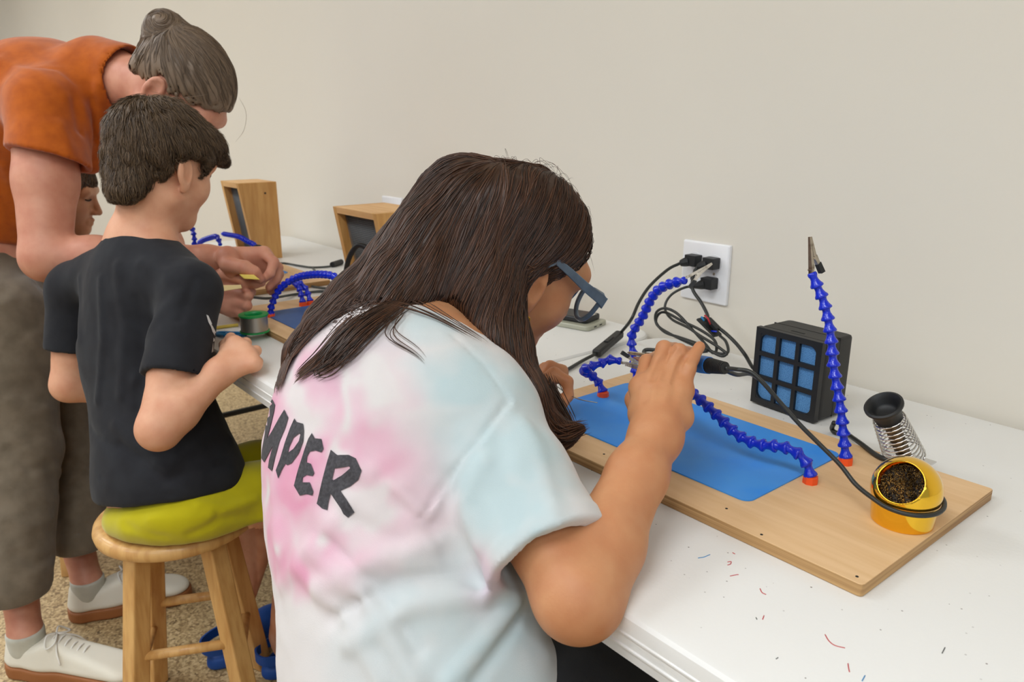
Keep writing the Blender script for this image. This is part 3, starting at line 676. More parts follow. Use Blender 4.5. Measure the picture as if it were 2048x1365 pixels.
def polygonize(f,lo,hi,h,blk=8):
    lo=A3(lo);hi=A3(hi); nb=np.maximum(1,np.ceil((hi-lo)/(h*blk)).astype(int)); n=nb*blk+1
    g=[lo[i]+(np.arange(nb[i])+.5)*h*blk for i in range(3)]
    bc=np.stack(np.meshgrid(*g,indexing='ij'),-1).reshape(-1,3); dv=f(bc).reshape(nb)
    act=np.abs(dv)<h*blk*.87*1.45+.004
    F=np.ones(n); rep=dv
    for a in range(3): rep=np.repeat(rep,blk,axis=a)
    F[:-1,:-1,:-1]=np.where(rep<0,-1.,1.)
    m=act
    for a in range(3): m=np.repeat(m,blk,axis=a)
    mk=np.zeros(n,bool); mk[:-1,:-1,:-1]=m
    for a in range(3):
        sl=[slice(None)]*3; sr=[slice(None)]*3; sl[a]=slice(1,None); sr[a]=slice(None,-1); t=mk.copy(); t[tuple(sl)]|=mk[tuple(sr)]; mk=t
    idx=np.argwhere(mk); vals=np.empty(len(idx))
    for s in range(0,len(idx),400000): vals[s:s+400000]=f(lo+idx[s:s+400000]*h)
    F[mk]=vals
    S=F<0; c=S[:-1,:-1,:-1].astype(np.int8)*0
    for a in (0,1):
        for b in (0,1):
            for d in (0,1): c=c+S[a:n[0]-1+a,b:n[1]-1+b,d:n[2]-1+d]
    cells=np.argwhere((c>0)&(c<8)); 
    if len(cells)==0: return np.zeros((0,3)),np.zeros((0,4),int)
    acc=np.zeros((len(cells),3)); cnt=np.zeros(len(cells))
    cor=[(a,b,d) for a in (0,1) for b in (0,1) for d in (0,1)]
    for u in cor:
        for ax in range(3):
            if u[ax]==1: continue
            v=list(u); v[ax]=1; i0=cells+u; i1=cells+v
            f0=F[i0[:,0],i0[:,1],i0[:,2]]; f1=F[i1[:,0],i1[:,1],i1[:,2]]; x=(f0<0)!=(f1<0)
            t=np.where(x,f0/(f0-f1+1e-20),0); pt=np.array(u)[None]+np.zeros((len(cells),3)); pt[:,ax]+=t
            acc+=pt*x[:,None]; cnt+=x
    V=lo+(cells+acc/cnt[:,None])*h
    vi=-np.ones(n-1,int); vi[cells[:,0],cells[:,1],cells[:,2]]=np.arange(len(cells))
    Q=[]
    for ax in range(3):
        a1,a2=(ax+1)%3,(ax+2)%3
        sl0=[slice(None)]*3; sl1=[slice(None)]*3; sl0[ax]=slice(None,-1); sl1[ax]=slice(1,None)
        x=S[tuple(sl0)]!=S[tuple(sl1)]; e=np.argwhere(x); e=e[(e[:,a1]>0)&(e[:,a2]>0)&(e[:,a1]<n[a1]-1)&(e[:,a2]<n[a2]-1)]
        if not len(e): continue
        def cell(o1,o2):
            q=e.copy(); q[:,a1]+=o1; q[:,a2]+=o2; return vi[q[:,0],q[:,1],q[:,2]]
        q=np.stack([cell(-1,-1),cell(0,-1),cell(0,0),cell(-1,0)],1)
        ins=S[e[:,0],e[:,1],e[:,2]]; q[~ins]=q[~ins][:,::-1]; Q.append(q)
    Q=np.concatenate(Q); Q=Q[(Q>=0).all(1)]
    return V,Q
def np_mesh(name,V,Q):
    me=bpy.data.meshes.new(name); me.vertices.add(len(V)); me.vertices.foreach_set('co',np.ascontiguousarray(V,dtype=np.float32).ravel())
    k=Q.shape[1]; me.loops.add(Q.size); me.loops.foreach_set('vertex_index',Q.astype(np.int32).ravel())
    me.polygons.add(len(Q)); me.polygons.foreach_set('loop_start',np.arange(0,Q.size,k,dtype=np.int32)); me.polygons.foreach_set('loop_total',np.full(len(Q),k,np.int32))
    me.polygons.foreach_set('use_smooth',np.ones(len(Q),bool)); me.update(calc_edges=True); me.validate(); return me
def merge(parts):
    Vs=[];Qs=[];k=0
    for V,Q in parts: Vs.append(V);Qs.append(Q+k);k+=len(V)
    return np.concatenate(Vs),np.concatenate(Qs)
def sdf_obj(name,parts,m,parent=None,base=None):
    """parts: list of (field,lo,hi,h)"""
    V,Q=merge([polygonize(*p) for p in parts]); b=np.zeros(3) if base is None else A3(base)
    me=np_mesh(name,V-b,Q); return link(name,me,parent,m), V
def vcol(o,cols):
    a=o.data.color_attributes.new('dye','FLOAT_COLOR','POINT'); c=np.ones((len(cols),4),np.float32); c[:,:3]=cols; a.data.foreach_set('color',c.ravel())
def linc(c): return np.array(lin(c)[:3])

# ---- skin / cloth materials
def skin_mat(name,c,c2,s=30):
    m=mat(name,c,.5,noise=(s,c2,.3,.75),bump=(420,.12,.0012),sss=.12,spec=.35); return m
SK1=skin_mat('skin_tan',(203,146,104),(190,126,86)); SK2=skin_mat('skin_light',(222,168,136),(208,146,114)); SK3=skin_mat('skin_rosy',(208,150,124),(192,126,102)); SK4=skin_mat('skin_beige',(196,146,112),(186,130,96))  # SK4 is the child's own beige tone
def cloth(name,c,c2,scale=25,sheen=.25,fold=(14,.35,.02)): 
    return mat(name,c,.9,noise=(scale,c2,.35,.65),bump=(900,.2,.0008),sheen=sheen,spec=.2)

# ---- head
def head_field(hair_only=False):
    fs=[ell((0,-.014,.010),(.0735,.094,.083)),ell((0,.028,-.045),(.059,.058,.068))]
    base=union(fs,.03)
    jaw=union([rc((-.046,-.004,-.078),(0,.060,-.106),.020,.021),rc((.046,-.004,-.078),(0,.060,-.106),.020,.021),ell((0,.068,-.106),(.021,.018,.017)),ell((-.037,.050,-.045),(.026,.026,.028)),ell((.037,.050,-.045),(.026,.026,.028))],.025)
    nose=union([rc((0,.084,-.006),(0,.106,-.044),.0085,.0100),ell((-.010,.095,-.048),(.0085,.011,.008)),ell((.010,.095,-.048),(.0085,.011,.008))],.008)
    brow=rc((-.038,.069,.013),(.038,.069,.013),.017,.017)
    d=union([base,jaw],.03); d=union([d,brow],.02); d=union([d,nose],.010)
    d=sub(d,ell((-.032,.094,-.008),(.017,.013,.010)),.012); d=sub(d,ell((.032,.094,-.008),(.017,.013,.010)),.012)
    lips=union([rc((-.017,.084,-.075),(0,.091,-.073),.0050,.0062),rc((.017,.084,-.075),(0,.091,-.073),.0050,.0062),rc((-.015,.083,-.083),(.0,.089,-.085),.0052,.0068),rc((.015,.083,-.083),(.0,.089,-.085),.0052,.0068)],.004)
    d=union([d,lips],.006)
    return d
def ear_field(s):
    a=math.radians(18); R=np.array([[1,0,0],[0,math.cos(a),-math.sin(a)],[0,math.sin(a),math.cos(a)]])
    b=math.radians(-10)*s; R2=np.array([[math.cos(b),math.sin(b),0],[-math.sin(b),math.cos(b),0],[0,0,1]])
    R=R2@R
    e=ell((s*.078,-.012,-.026),(.0080,.0190,.031),R); lob=ell((s*.073,-.002,-.055),(.006,.009,.011))
    e=union([e,lob],.008); e=sub(e,ell((s*.0850,-.008,-.030),(.0085,.0105,.016),R),.003); e=sub(e,ell((s*.0865,-.013,-.013),(.0070,.0125,.012),R),.003)
    return e
HEADF=head_field(); FULLHEAD=union([HEADF,union([ear_field(1),ear_field(-1)],.001)],.005)
def frame(F,roll=0.0):
    F=A3(F);F/=np.linalg.norm(F); R=np.cross(F,[0,0,1.]);R/=np.linalg.norm(R); U=np.cross(R,F)
    c,s=math.cos(roll),math.sin(roll); R2=c*R-s*U; U2=c*U+s*R     # positive roll: right ear goes down
    return np.stack([R2,F,U2],1)

# ---- hands
def hand_field(w,dirs):
    """w: list of chains [(pts),(radii)]"""
    return union([chain(p,r,.004) for p,r in dirs],.0055)

# ---- hair strands on a hair volume
def strands(f,lo,hi,flow,n,steps,step,r,lift=(0.0005,.002),seed=0,wander=.25,keep=None,end_lift=0.0,res=.012):
    R=np.random.default_rng(seed); V,Q=polygonize(f,lo,hi,res)
    A=V[Q]; ar=np.linalg.norm(np.cross(A[:,2]-A[:,0],A[:,3]-A[:,1]),axis=1); pr=ar/ar.sum()
    qi=R.choice(len(Q),n,p=pr); uv=R.random((n,2)); a=A[qi]
    p=(a[:,0]*((1-uv[:,:1])*(1-uv[:,1:]))+a[:,1]*(uv[:,:1]*(1-uv[:,1:]))+a[:,2]*(uv[:,:1]*uv[:,1:])+a[:,3]*((1-uv[:,:1])*uv[:,1:]))
    if keep is not None: p=p[keep(p)]
    n=len(p); L=lift[0]+(lift[1]-lift[0])*R.random(n); wv=R.normal(size=(n,3))*wander; st=step*(.6+.8*R.random(n))
    P_=[]; 
    for k in range(steps):
        g=grad(f,p); p=p-g*f(p)[:,None]; P_.append(p+g*(L+end_lift*(k/steps)**2*R.random(n)**.0*1.0)[:,None] if end_lift else p+g*L[:,None])
        d=flow(p)+wv*.35+R.normal(size=(n,3))*wander*.15; d=d-g*(d*g).sum(1)[:,None]; d/=np.linalg.norm(d,axis=1)[:,None]+1e-9
        p=p+d*st[:,None]
    P_=np.stack(P_,1); return ribbon(P_,r*(.6+.8*R.random(n)))
def ribbon(P_,r):
    """triangular tubes, tapered, from (n,k,3)"""
    n,k,_=P_.shape; T=np.gradient(P_,axis=1); T/=np.linalg.norm(T,axis=2)[:,:,None]+1e-12
    ref=np.array([.31,.22,.92]); N=np.cross(T,ref); N/=np.linalg.norm(N,axis=2)[:,:,None]+1e-9; B=np.cross(T,N)
    tt=np.linspace(0,1,k); prof=np.minimum(1,np.minimum(tt*5+.25,(1-tt)*3.5+.12))
    rr=(np.asarray(r)[:,None]*prof[None])[:,:,None]; V=[]
    for j in range(3):
        a=2*math.pi*j/3; V.append(P_+rr*(math.cos(a)*N+math.sin(a)*B))
    V=np.stack(V,2).reshape(-1,3)   # n,k,3
    i=np.arange(n)[:,None,None]*k*3; s=np.arange(k-1)[None,:,None]*3; j=np.arange(3)[None,None,:]; j2=(j+1)%3
    Q=np.stack([i+s+j,i+s+j2,i+s+3+j2,i+s+3+j],-1).reshape(-1,4)
    return V,Q
def seg_flow(chains,extra=None,pw=3):
    """direction field from polylines: inverse-distance blend of tangents"""
    A=[];Bv=[]
    for c in chains:
        c=[A3(q) for q in c]
        for i in range(len(c)-1): A.append(c[i]);Bv.append(c[i+1])
    A=np.array(A);Bv=np.array(Bv);D=Bv-A;L=(D*D).sum(1);T=D/np.sqrt(L)[:,None]
    def f(p):
        q=p[:,None,:]-A[None]; h=np.clip((q*D[None]).sum(2)/L[None],0,1); e=np.linalg.norm(q-h[:,:,None]*D[None],axis=2)+.004
        w=1/e**pw; w/=w.sum(1)[:,None]; v=w@T
        return v/(np.linalg.norm(v,axis=1)[:,None]+1e-9)
    return f
def hair_mat(name,c,c2,rough=.42):
    m=mat(name,c,rough,spec=.5); nt=m.node_tree;b=nt.nodes['Principled BSDF']
    g=nt.nodes.new('ShaderNodeNewGeometry'); r=nt.nodes.new('ShaderNodeValToRGB'); r.color_ramp.elements[0].color=lin(c);r.color_ramp.elements[1].color=lin(c2)
    nt.links.new(g.outputs['Random Per Island'],r.inputs[0]); nt.links.new(r.outputs[0],b.inputs['Base Color'])
    b.inputs['Anisotropic'].default_value=.5
    return m
def hair_obj(name,f,lo,hi,h,strand_parts,m,parent,base):
    V,Q=merge([polygonize(f,lo,hi,h)]+strand_parts); return link(name,np_mesh(name,V-A3(base),Q),parent,m)

def hits(f,pts,t0=.4,t1=3.0):
    """first points of a field along measured sight lines"""
    v=np.array([_v(x,y) for x,y in pts]); v=v/np.linalg.norm(v,axis=1)[:,None]; t=np.full(len(v),t0)
    for _ in range(60):
        d=f(CAM+v*t[:,None]); t=np.where((d>.0005)&(t<t1),t+np.maximum(d*.85,.0004),t)
        if not ((d>.0005)&(t<t1)).any(): break
    return CAM+v*t[:,None]
def hit(f,px,py): return hits(f,[(px,py)])[0]
# ================================================================== girl in the tie-dye shirt
def girl():
    base=np.array([-.62,.27,0]); 
    hip=PD(850,1420,.82); belly=PD(795,1200,.835); chest=PD(738,905,.885); nb=PD(838,690,.935)
    shR=PD(958,850,.835); shL=PD(705,720,1.02); elR=PD(1158,1192,.70); wrR=PD(1312,872,.835)
    upt=nb-hip; upt/=np.linalg.norm(upt); S=shR-shL; S-=upt*(S@upt); S/=np.linalg.norm(S); Fr=np.cross(upt,S); RT=np.stack([S,Fr,upt],1)
    HC=PD(1048,506,1.0); HR=frame((.10,.83,-.50),.20); hs=.965
    hd=inframe(FULLHEAD,HC,HR,hs)
    L=lambda x,y,z: HC+HR@(np.array([x,y,z])*hs)
    neck=rc(L(0,-.030,-.045),nb+Fr*.02+upt*.01,.050,.054)
    torso=union([ell(chest,(.138,.092,.17),RT),ell(belly,(.130,.095,.16),RT),ell(hip,(.150,.110,.12),RT),rc(nb,shR,.050,.048),rc(nb,shL,.050,.048),ell(nb-upt*.07,(.12,.075,.08),RT)],.06)
    headneck=union([hd,neck],.02); headneck=union([headneck,torso],.03)
    # right arm
    fa=wrR-elR; mid=elR+fa*.30
    armR=chain([shR,shR*.45+elR*.55,elR,mid,elR+fa*.72,wrR],[.048,.041,.0375,.0355,.0300,.0245],.015)
    armR=union([armR,rc(elR+fa*.03+np.array([.0,-.006,-.004]),elR+fa*.25,.034,.032)],.02)
    q=lambda x,y,d: PD(x,y,d)
    kn=[q(1283,776,.880),q(1308,762,.872),q(1338,766,.866),q(1364,782,.862)]           # knuckles index..little
    palm=union([rc(wrR,kn[0],.0245,.0125),rc(wrR,kn[1],.0245,.0128),rc(wrR,kn[2],.0240,.0125),rc(wrR,kn[3],.0235,.0115),rc(kn[0],kn[3],.0118,.0108),rc(q(1285,830,.868),q(1360,835,.853),.016,.0155)],.012)
    fi=[([kn[0],q(1294,724,.905),q(1314,716,.935),q(1346,722,.950)],[.0110,.0086,.0080,.0068]),
        ([kn[1],q(1328,697,.892),q(1350,700,.920),q(1374,716,.938)],[.0112,.0088,.0080,.0068]),
        ([kn[2],q(1358,703,.880),q(1376,708,.905),q(1392,722,.922)],[.0108,.0086,.0080,.0068]),
        ([kn[3],q(1376,738,.868),q(1384,718,.876),q(1399,694,.884)],[.0100,.0085,.0076,.0064]),
        ([q(1290,850,.875),q(1272,800,.905),q(1290,758,.930),q(1318,738,.942)],[.015,.0125,.0105,.0080])]
    handR=union([palm,union([chain(p,r,.004) for p,r in fi],.0018)],.004)
    handR=plus(handR,[fold(hits(handR,pts),w_,a_) for pts,w_,a_ in (([(1306,758),(1322,722),(1346,697)],.0030,-.0058),([(1328,756),(1342,722),(1360,704)],.0030,-.0058),([(1348,766),(1356,736),(1366,716)],.0030,-.0055),([(1368,736),(1380,733)],.0018,-.0012),([(1290,800),(1296,775)],.005,-.0016),([(1318,800),(1322,775)],.005,-.0016),([(1345,805),(1350,780)],.005,-.0016))])
    armR=union([armR,handR],.012)
    # left arm: elbow on the table, pinching hand in front of the chin
    elL=PD(985,1005,1.03); wrL=PD(1063,862,1.05)
    armL=chain([shL,elL,elL*.6+wrL*.4,wrL],[.047,.036,.033,.023],.015)
    kL=[q(1080,772,1.075),q(1072,778,1.09),q(1066,790,1.10),q(1062,805,1.11)]
    palmL=union([rc(wrL,kL[0],.022,.012),rc(wrL,kL[1],.022,.012),rc(wrL,kL[2],.022,.0115),rc(wrL,kL[3],.022,.011),rc(q(1075,825,1.06),q(1070,790,1.085),.018,.014)],.012)
    fL=[([kL[0],q(1108,748,1.075),q(1134,764,1.07),q(1138,789,1.068)],[.0112,.0092,.0084,.0066]),
        ([kL[1],q(1100,735,1.10),q(1124,742,1.105),q(1130,765,1.10)],[.0112,.0094,.0084,.0068]),
        ([kL[2],q(1090,738,1.12),q(1110,740,1.13),q(1116,760,1.125)],[.0108,.009,.0082,.0066]),
        ([kL[3],q(1082,755,1.13),q(1098,752,1.14),q(1106,768,1.135)],[.010,.0085,.0075,.006]),
        ([q(1076,838,1.055),q(1098,826,1.055),q(1120,806,1.06),q(1135,795,1.066)],[.0145,.0125,.0105,.0078])]
    armL=union([armL,palmL,hand_field(None,fL)],.007)
    # legs under the table
    knR=np.array([hip[0]+.09,hip[1]+.38,.50]); knL=np.array([hip[0]-.12,hip[1]+.38,.50])
    hipR=hip+S*.085-upt*.03; hipL=hip-S*.085-upt*.03
    legs=union([chain([hipR,knR,knR+np.array([.0,-.05,-.24]),np.array([knR[0],knR[1]-.09,.06]),np.array([knR[0]+.01,knR[1]+.05,.03])],[.075,.056,.052,.034,.03],.02),chain([hipL,knL,knL+np.array([0,-.05,-.24]),np.array([knL[0],knL[1]-.09,.06]),np.array([knL[0]-.01,knL[1]+.05,.03])],[.075,.056,.052,.034,.03],.02)],.01)
    lo1,hi1=bounds([L(-.09,-.11,-.13),L(.09,.12,.1),L(.09,-.11,.1),L(-.09,.12,-.13),nb],.05)
    body,_=sdf_obj('person',[(headneck,lo1,hi1,.0026),(union([torso,legs],.03),*bounds([hip,nb,shR,shL,knR,knL,[hip[0],hip[1],.02]],.16),.009),
        (armR,*bounds([shR,elR,wrR]+kn+[q(1400,690,.93),q(1270,700,.95)],.06),.0018),(armL,*bounds([shL,elL,wrL]+kL+[q(1140,740,1.1)],.05),.0028)],SK1,None,base)
    body.location=base; tag(body,'long-haired girl in a pastel tie-dye t-shirt and glasses, soldering','person')
    # ---------------- shirt
    sh=union([ell(chest,(.152,.104,.18),RT),ell(belly,(.147,.112,.17),RT),ell(hip,(.166,.126,.15),RT),rc(nb-upt*.026,shR,.054,.060),rc(nb-upt*.026,shL,.054,.060),ell(nb-upt*.095,(.138,.088,.09),RT)],.06)
    aR=elR-shR; aR/=np.linalg.norm(aR); hem=PD(1098,1118,.728)
    slv=inter(chain([shR,shR*.5+hem*.5,hem+aR*.05],[.060,.060,.066],.02),half(hem,aR+np.array([0,0,-.05])),.004)
    aL=elL-shL; aL/=np.linalg.norm(aL); hemL=shL+aL*.15
    slvL=inter(chain([shL,hemL+aL*.05],[.060,.064],.02),half(hemL,aL),.004)
    band=inter(off(slv,.0016),half(hem-aR*.016,-aR),.001)
    f=union([union([sh,slv,slvL],.022),band],.0015)
    f=sub(f,rc(hem-aR*.05,hem+aR*.06,.044,.0575),.003); f=sub(f,rc(hemL-aL*.05,hemL+aL*.06,.044,.056),.003)
    nd=(L(0,-.03,-.06)-nb); nd/=np.linalg.norm(nd)
    f=sub(f,rc(nb+Fr*.020-nd*.004,nb+Fr*.03+nd*.10,.062,.085),.004)
    f=sub(f,lambda p: np.maximum(np.maximum(TY0-.004-p[:,1],p[:,2]-(TZ+.002)),(TZ-.055)-p[:,2]),.004)
    FH=lambda pts,w,amp: fold(hits(f,pts),w*.72,amp*1.15)
    folds=[FH([(848,1035),(800,985),(690,925)],.012,.005),FH([(862,1052),(900,1110),(960,1170)],.012,-.007),FH([(640,1180),(760,1120),(880,1085)],.014,.006),
           FH([(700,1290),(820,1215),(960,1190)],.013,.007),FH([(660,1240),(790,1165),(940,1145)],.010,-.005),FH([(620,1100),(720,1180),(800,1310),(830,1364)],.012,.005),
           FH([(650,1080),(745,1165),(835,1300)],.009,-.004),FH([(900,1364),(980,1270),(1030,1210)],.012,.006),FH([(950,1364),(1010,1280),(1040,1225)],.008,-.006),
           FH([(760,1364),(700,1250),(600,1140)],.010,.004),FH([(1018,802),(960,880),(880,980),(846,1034)],.0045,-.0035),FH([(1028,806),(968,888),(888,988),(856,1040)],.0045,.0022),
           FH([(1050,850),(1090,950),(1110,1040)],.014,.003),FH([(960,930),(930,1010),(955,1090)],.014,.005),FH([(900,960),(890,1040),(930,1110)],.010,-.003),FH([(1000,880),(1010,980),(1050,1080)],.016,-.003),
           FH([(905,672),(960,720),(1015,795)],.003,-.0018),FH([(760,960),(800,1010),(840,1040)],.010,-.004),FH([(560,900),(545,1000),(560,1120)],.016,.003),FH([(690,1010),(640,1090),(560,1170)],.014,.003),FH([(800,1090),(700,1040),(640,1000)],.012,-.003)]
    f=plus(f,folds); f0=f
    f=lambda p: f0(p)-.0035*(vnoise(p*np.array([1,1,1.6]),22)-.5)-.0012*(vnoise(p,70)-.5)
    shirt,V=sdf_obj('tie_dye_shirt',[(f,*bounds([hip-upt*.06,nb,shR,shL,hem,hemL],.17),.0036)],None,body,base)
    # dye colours
    def g(x,y,d,r,a=1.0): return (hit(f,x,y),r,a)
    w=V+.030*(np.stack([vnoise(V+k,16) for k in (0,3.1,7.7)],1)-.5)+.016*(np.stack([vnoise(V+k,45) for k in (1,4.1,9.7)],1)-.5)
    def fieldsum(lst):
        o=np.zeros(len(w))
        for c,r,a in lst: o=np.maximum(o,a*np.exp(-((np.linalg.norm(w-c,axis=1)/r)**4)))
        return o
    pink=fieldsum([g(600,880,.9,.115,.95),g(700,1000,.85,.085,.85),g(600,930,.86,.075),g(560,800,.92,.06,.9),g(680,840,.88,.05,.95),g(700,1060,.83,.05),g(560,1080,.87,.045,.9),g(740,930,.85,.05,.8),g(990,1170,.75,.028,.9),g(600,1150,.85,.03,.8),g(790,800,.86,.03,.55),g(800,940,.83,.035,.5),g(640,720,.92,.03,.7),g(540,940,.9,.06),g(545,880,1.0,.06,.9)])
    blue=fieldsum([g(1000,900,.78,.075),g(1080,1080,.73,.07),g(930,760,.84,.05,.9),g(1000,1000,.76,.06),g(860,650,.9,.035,.7),g(900,1150,.77,.035,.4),g(820,1280,.79,.06,.55),g(1000,1300,.76,.08,.8),g(720,1330,.8,.05,.4),g(1040,800,.8,.05,.9),g(700,720,1.05,.05,.3)])
    pk=linc((214,140,168)); pk2=linc((222,178,196)); bl=linc((184,201,204)); wh=linc((214,209,207))
    n1=vnoise(w,30); n2=vnoise(V,75)
    col=wh[None]*np.ones((len(V),1))
    pinkw=np.clip(pink*(.70+.7*n1)*(.85+.3*n2),0,1)[:,None]; col=col*(1-pinkw)+(pk*(n1[:,None])+pk2*(1-n1[:,None]))*pinkw
    bluew=np.clip(blue*(.75+.6*n1)*(.85+.3*n2),0,1)[:,None]; col=col*(1-bluew)+bl*bluew
    for pts,wd in ((((682,770,.87),(676,830,.86),(672,905,.86)),.0045),(((745,760,.85),(748,850,.85)),.006),(((532,1000,.9),(600,985,.86)),.006),(((565,1100,.88),(640,1085,.83)),.006),(((690,1000,.84),(740,1020,.83)),.02),(((570,770,.92),(620,830,.88)),.012),(((740,770,.86),(760,790,.86)),.02)):
        s_=np.clip(fold([hit(f,t[0],t[1]) for t in pts],wd*1.6,1.0)(w)*1.1*(.5+n2),0,.9)[:,None]; col=col*(1-s_)+wh*s_
    vcol(shirt,col)
    m=mat('tie_dye_cotton',(225,215,218),.92,bump=(1100,.25,.0006),sheen=.2,spec=.15); nt=m.node_tree
    at=nt.nodes.new('ShaderNodeVertexColor'); at.layer_name='dye'; nt.links.new(at.outputs[0],nt.nodes['Principled BSDF'].inputs['Base Color']); shirt.data.materials.append(m)
    # ---------------- black shorts
    def shorts_leg(h_,k_): 
        a=k_-h_; return rc(h_,h_+a*.62,.090,.080)
    so_=union([ell(hip-upt*.04,(.155,.118,.10),RT),shorts_leg(hipR,knR),shorts_leg(hipL,knL)],.03)
    sdf_obj('black_shorts',[(so_,*bounds([hipR,hipL,knR,knL],.11),.006)],cloth('black_cotton',(22,22,24),(28,28,30)),body,base)
    shoem=mat('girl_shoe_canvas',(70,70,78),.8)
    for k_ in (knR,knL): sdf_obj('shoe',[(chain([np.array([k_[0],k_[1]-.11,.035]),np.array([k_[0],k_[1]+.09,.032])],[.042,.040]),*bounds([[k_[0],k_[1]-.11,.03],[k_[0],k_[1]+.09,.03]],.06),.006)],shoem,body,base)
    # ---------------- hair
    cap=ell((0,-.020,.020),(.084,.104,.088)); cap=sub(cap,ell((0,.118,-.022),(.082,.062,.090)),.02)       # open at the face
    cap=inter(cap,lambda p: -(p[:,2]+.085),.02)
    capw=inframe(cap,HC,HR,hs)
    q3=lambda *a:[PD(*t) for t in a]
    locks=[(q3((930,390,.985),(870,490,.955),(800,580,.925),(715,640,.91),(655,672,.91),(616,712,.91),(604,748,.905),(618,776,.90)),[.052,.054,.045,.034,.029,.025,.018,.005]),
           (q3((910,430,.97),(860,550,.93),(790,640,.89),(738,700,.868),(702,745,.86),(655,771,.857)),[.05,.044,.031,.022,.016,.005]),
           (q3((890,410,1.0),(815,520,.975),(715,605,.965),(655,655,.955),(622,700,.945)),[.044,.044,.035,.028,.014]),
           (q3((840,600,.905),(800,670,.88),(765,715,.866),(730,750,.86)),[.028,.017,.010,.004]),
           (q3((622,690,.93),(600,730,.925),(606,768,.915)),[.017,.013,.004]),
           (q3((975,430,.955),(975,560,.925),(1000,690,.905),(1040,790,.890),(1080,850,.885),(1120,872,.89),(1162,858,.90)),[.048,.040,.034,.028,.022,.013,.004]),
           (q3((940,450,.955),(950,600,.915),(985,700,.885),(1045,800,.870),(1085,885,.868)),[.05,.036,.024,.022,.007]),
           (q3((1000,480,.955),(1012,600,.945),(1030,720,.945),(1065,800,.93),(1100,870,.92)),[.030,.024,.022,.020,.008])]
    lf=union([chain(p,r,.015) for p,r in locks],.014)
    hv=union([capw,lf],.03)
    hv=sub(hv,off(hd,.003),.006); hv=sub(hv,inframe(union([ell((.084,.002,-.030),(.020,.024,.030)),ell((.07,.070,-.036),(.055,.056,.066)),ell((.075,.02,-.075),(.03,.035,.04))],.015),HC,HR,hs),.006)
    hv=sub(hv,off(union([sh,slv],.022),.001),.004)
    hv=sub(hv,rc(PD(885,640,.88),PD(905,665,.86),.022,.020),.01)
    clumps=lambda p: hv(p)-.004*(vnoise(p@np.stack([right*55,up*9,fwd*55],1),1.0)-.5)-.0025*(vnoise(p@np.stack([right*140,up*18,fwd*140],1),1.0)-.5)
    arcs=[]
    for y0 in np.linspace(-.10,.06,7):
        for s_ in (-1,1):
            zt=.100-abs(y0+.02)*.25
            arcs.append([L(s_*.004,y0,zt+.004),L(s_*.05,y0-.006,zt-.018),L(s_*.080,y0-.018,.02),L(s_*.085,y0*.7-.035,-.03),L(s_*.080,y0*.4-.05,-.08)])
    arcs.append([L(.0,-.03,.105),L(0,-.09,.07),L(0,-.115,.0),L(0,-.11,-.06)])
    fl=seg_flow([p for p,r in locks]+arcs)
    lo,hi=bounds([p for c,_ in locks for p in c]+[L(0,0,.12),L(.1,.1,0),L(-.1,-.12,0)],.06)
    st=[strands(clumps,lo,hi,fl,7500,14,.0085,.00062,(-.0002,.0016),1,.16)]
    # loose ends and flyaways
    R=np.random.default_rng(5); loose=[]
    thin=[(q3((800,660,.88),(880,672,.85),(960,690,.83)),5),(q3((790,690,.86),(785,735,.845),(838,780,.83)),6),(q3((780,670,.87),(860,678,.85),(930,690,.83)),4)]
    ends=[((660,672,.89),(610,715,.89),(612,776,.88)),((700,650,.885),(618,696,.88),(598,752,.89)),((745,690,.862),(702,750,.85),(640,775,.85)),((775,690,.86),(735,752,.847),(690,772,.845)),((640,690,.885),(602,742,.885),(612,792,.875)),((800,660,.875),(750,725,.85),(725,772,.845)),
          ((1040,780,.865),(1080,855,.86),(1130,872,.875)),((1060,800,.87),(1110,872,.87),(1168,856,.885)),((1075,820,.87),(1095,885,.865),(1150,872,.88)),((1090,760,.99),(1120,820,.97),(1140,850,.95)),((1030,640,.925),(1060,760,.90),(1105,850,.90))]
    for e in ends:
        c=cat(q3(*e),7); c=np.array(c)
        for k in range(70):
            o=R.normal(size=3)*.0055; sp=np.linspace(1,.45+.5*R.random(),len(c))[:,None]; wob=R.normal(size=3)*.004*np.sin(np.linspace(0,3,len(c)))[:,None]
            loose.append(c+o*sp+wob)
    for c,nn_ in thin:
        c=np.array(cat(c,7))
        for k in range(nn_): loose.append(c+R.normal(size=3)*.007*np.linspace(1,.4,len(c))[:,None])
    N_=np.array(loose); flat=N_.reshape(-1,3)
    for _ in range(2):
        s_=union([sh,slv],.022)(flat); bad=s_<.004
        if bad.any(): flat[bad]+=grad(union([sh,slv],.022),flat[bad])*(.004-s_[bad])[:,None]
    st.append(ribbon(flat.reshape(N_.shape),np.full(len(N_),.0006)))
    fly=[]; n_=110; A_=np.array([L(*(R.normal(size=3)*[.03,.05,.02]+[0,-.03,.10])) for k in range(n_)])
    for _ in range(4): A_=A_-grad(clumps,A_)*clumps(A_)[:,None]
    for a in A_:
        d=R.normal(size=3)*.6+HR[:,0]*(.5 if R.random()<.6 else -.8)-HR[:,1]*.3
        t=np.linspace(0,1,14)[:,None]; fly.append(a+d*t*.03+np.array([0,0,1])*(.014*t-.05*t*t)+R.normal(size=3)*.004*np.sin(t*4))
    FN=np.array(fly); flat=FN.reshape(-1,3); s_=clumps(flat); bad=s_<.001; flat[bad]+=grad(clumps,flat[bad])*(.0015-s_[bad])[:,None]; st.append(ribbon(flat.reshape(FN.shape),np.full(len(FN),.00022)))
    hair_obj('hair',clumps,lo,hi,.0034,st,hair_mat('dark_brown_hair',(32,19,11),(90,55,33),.48),body,base)
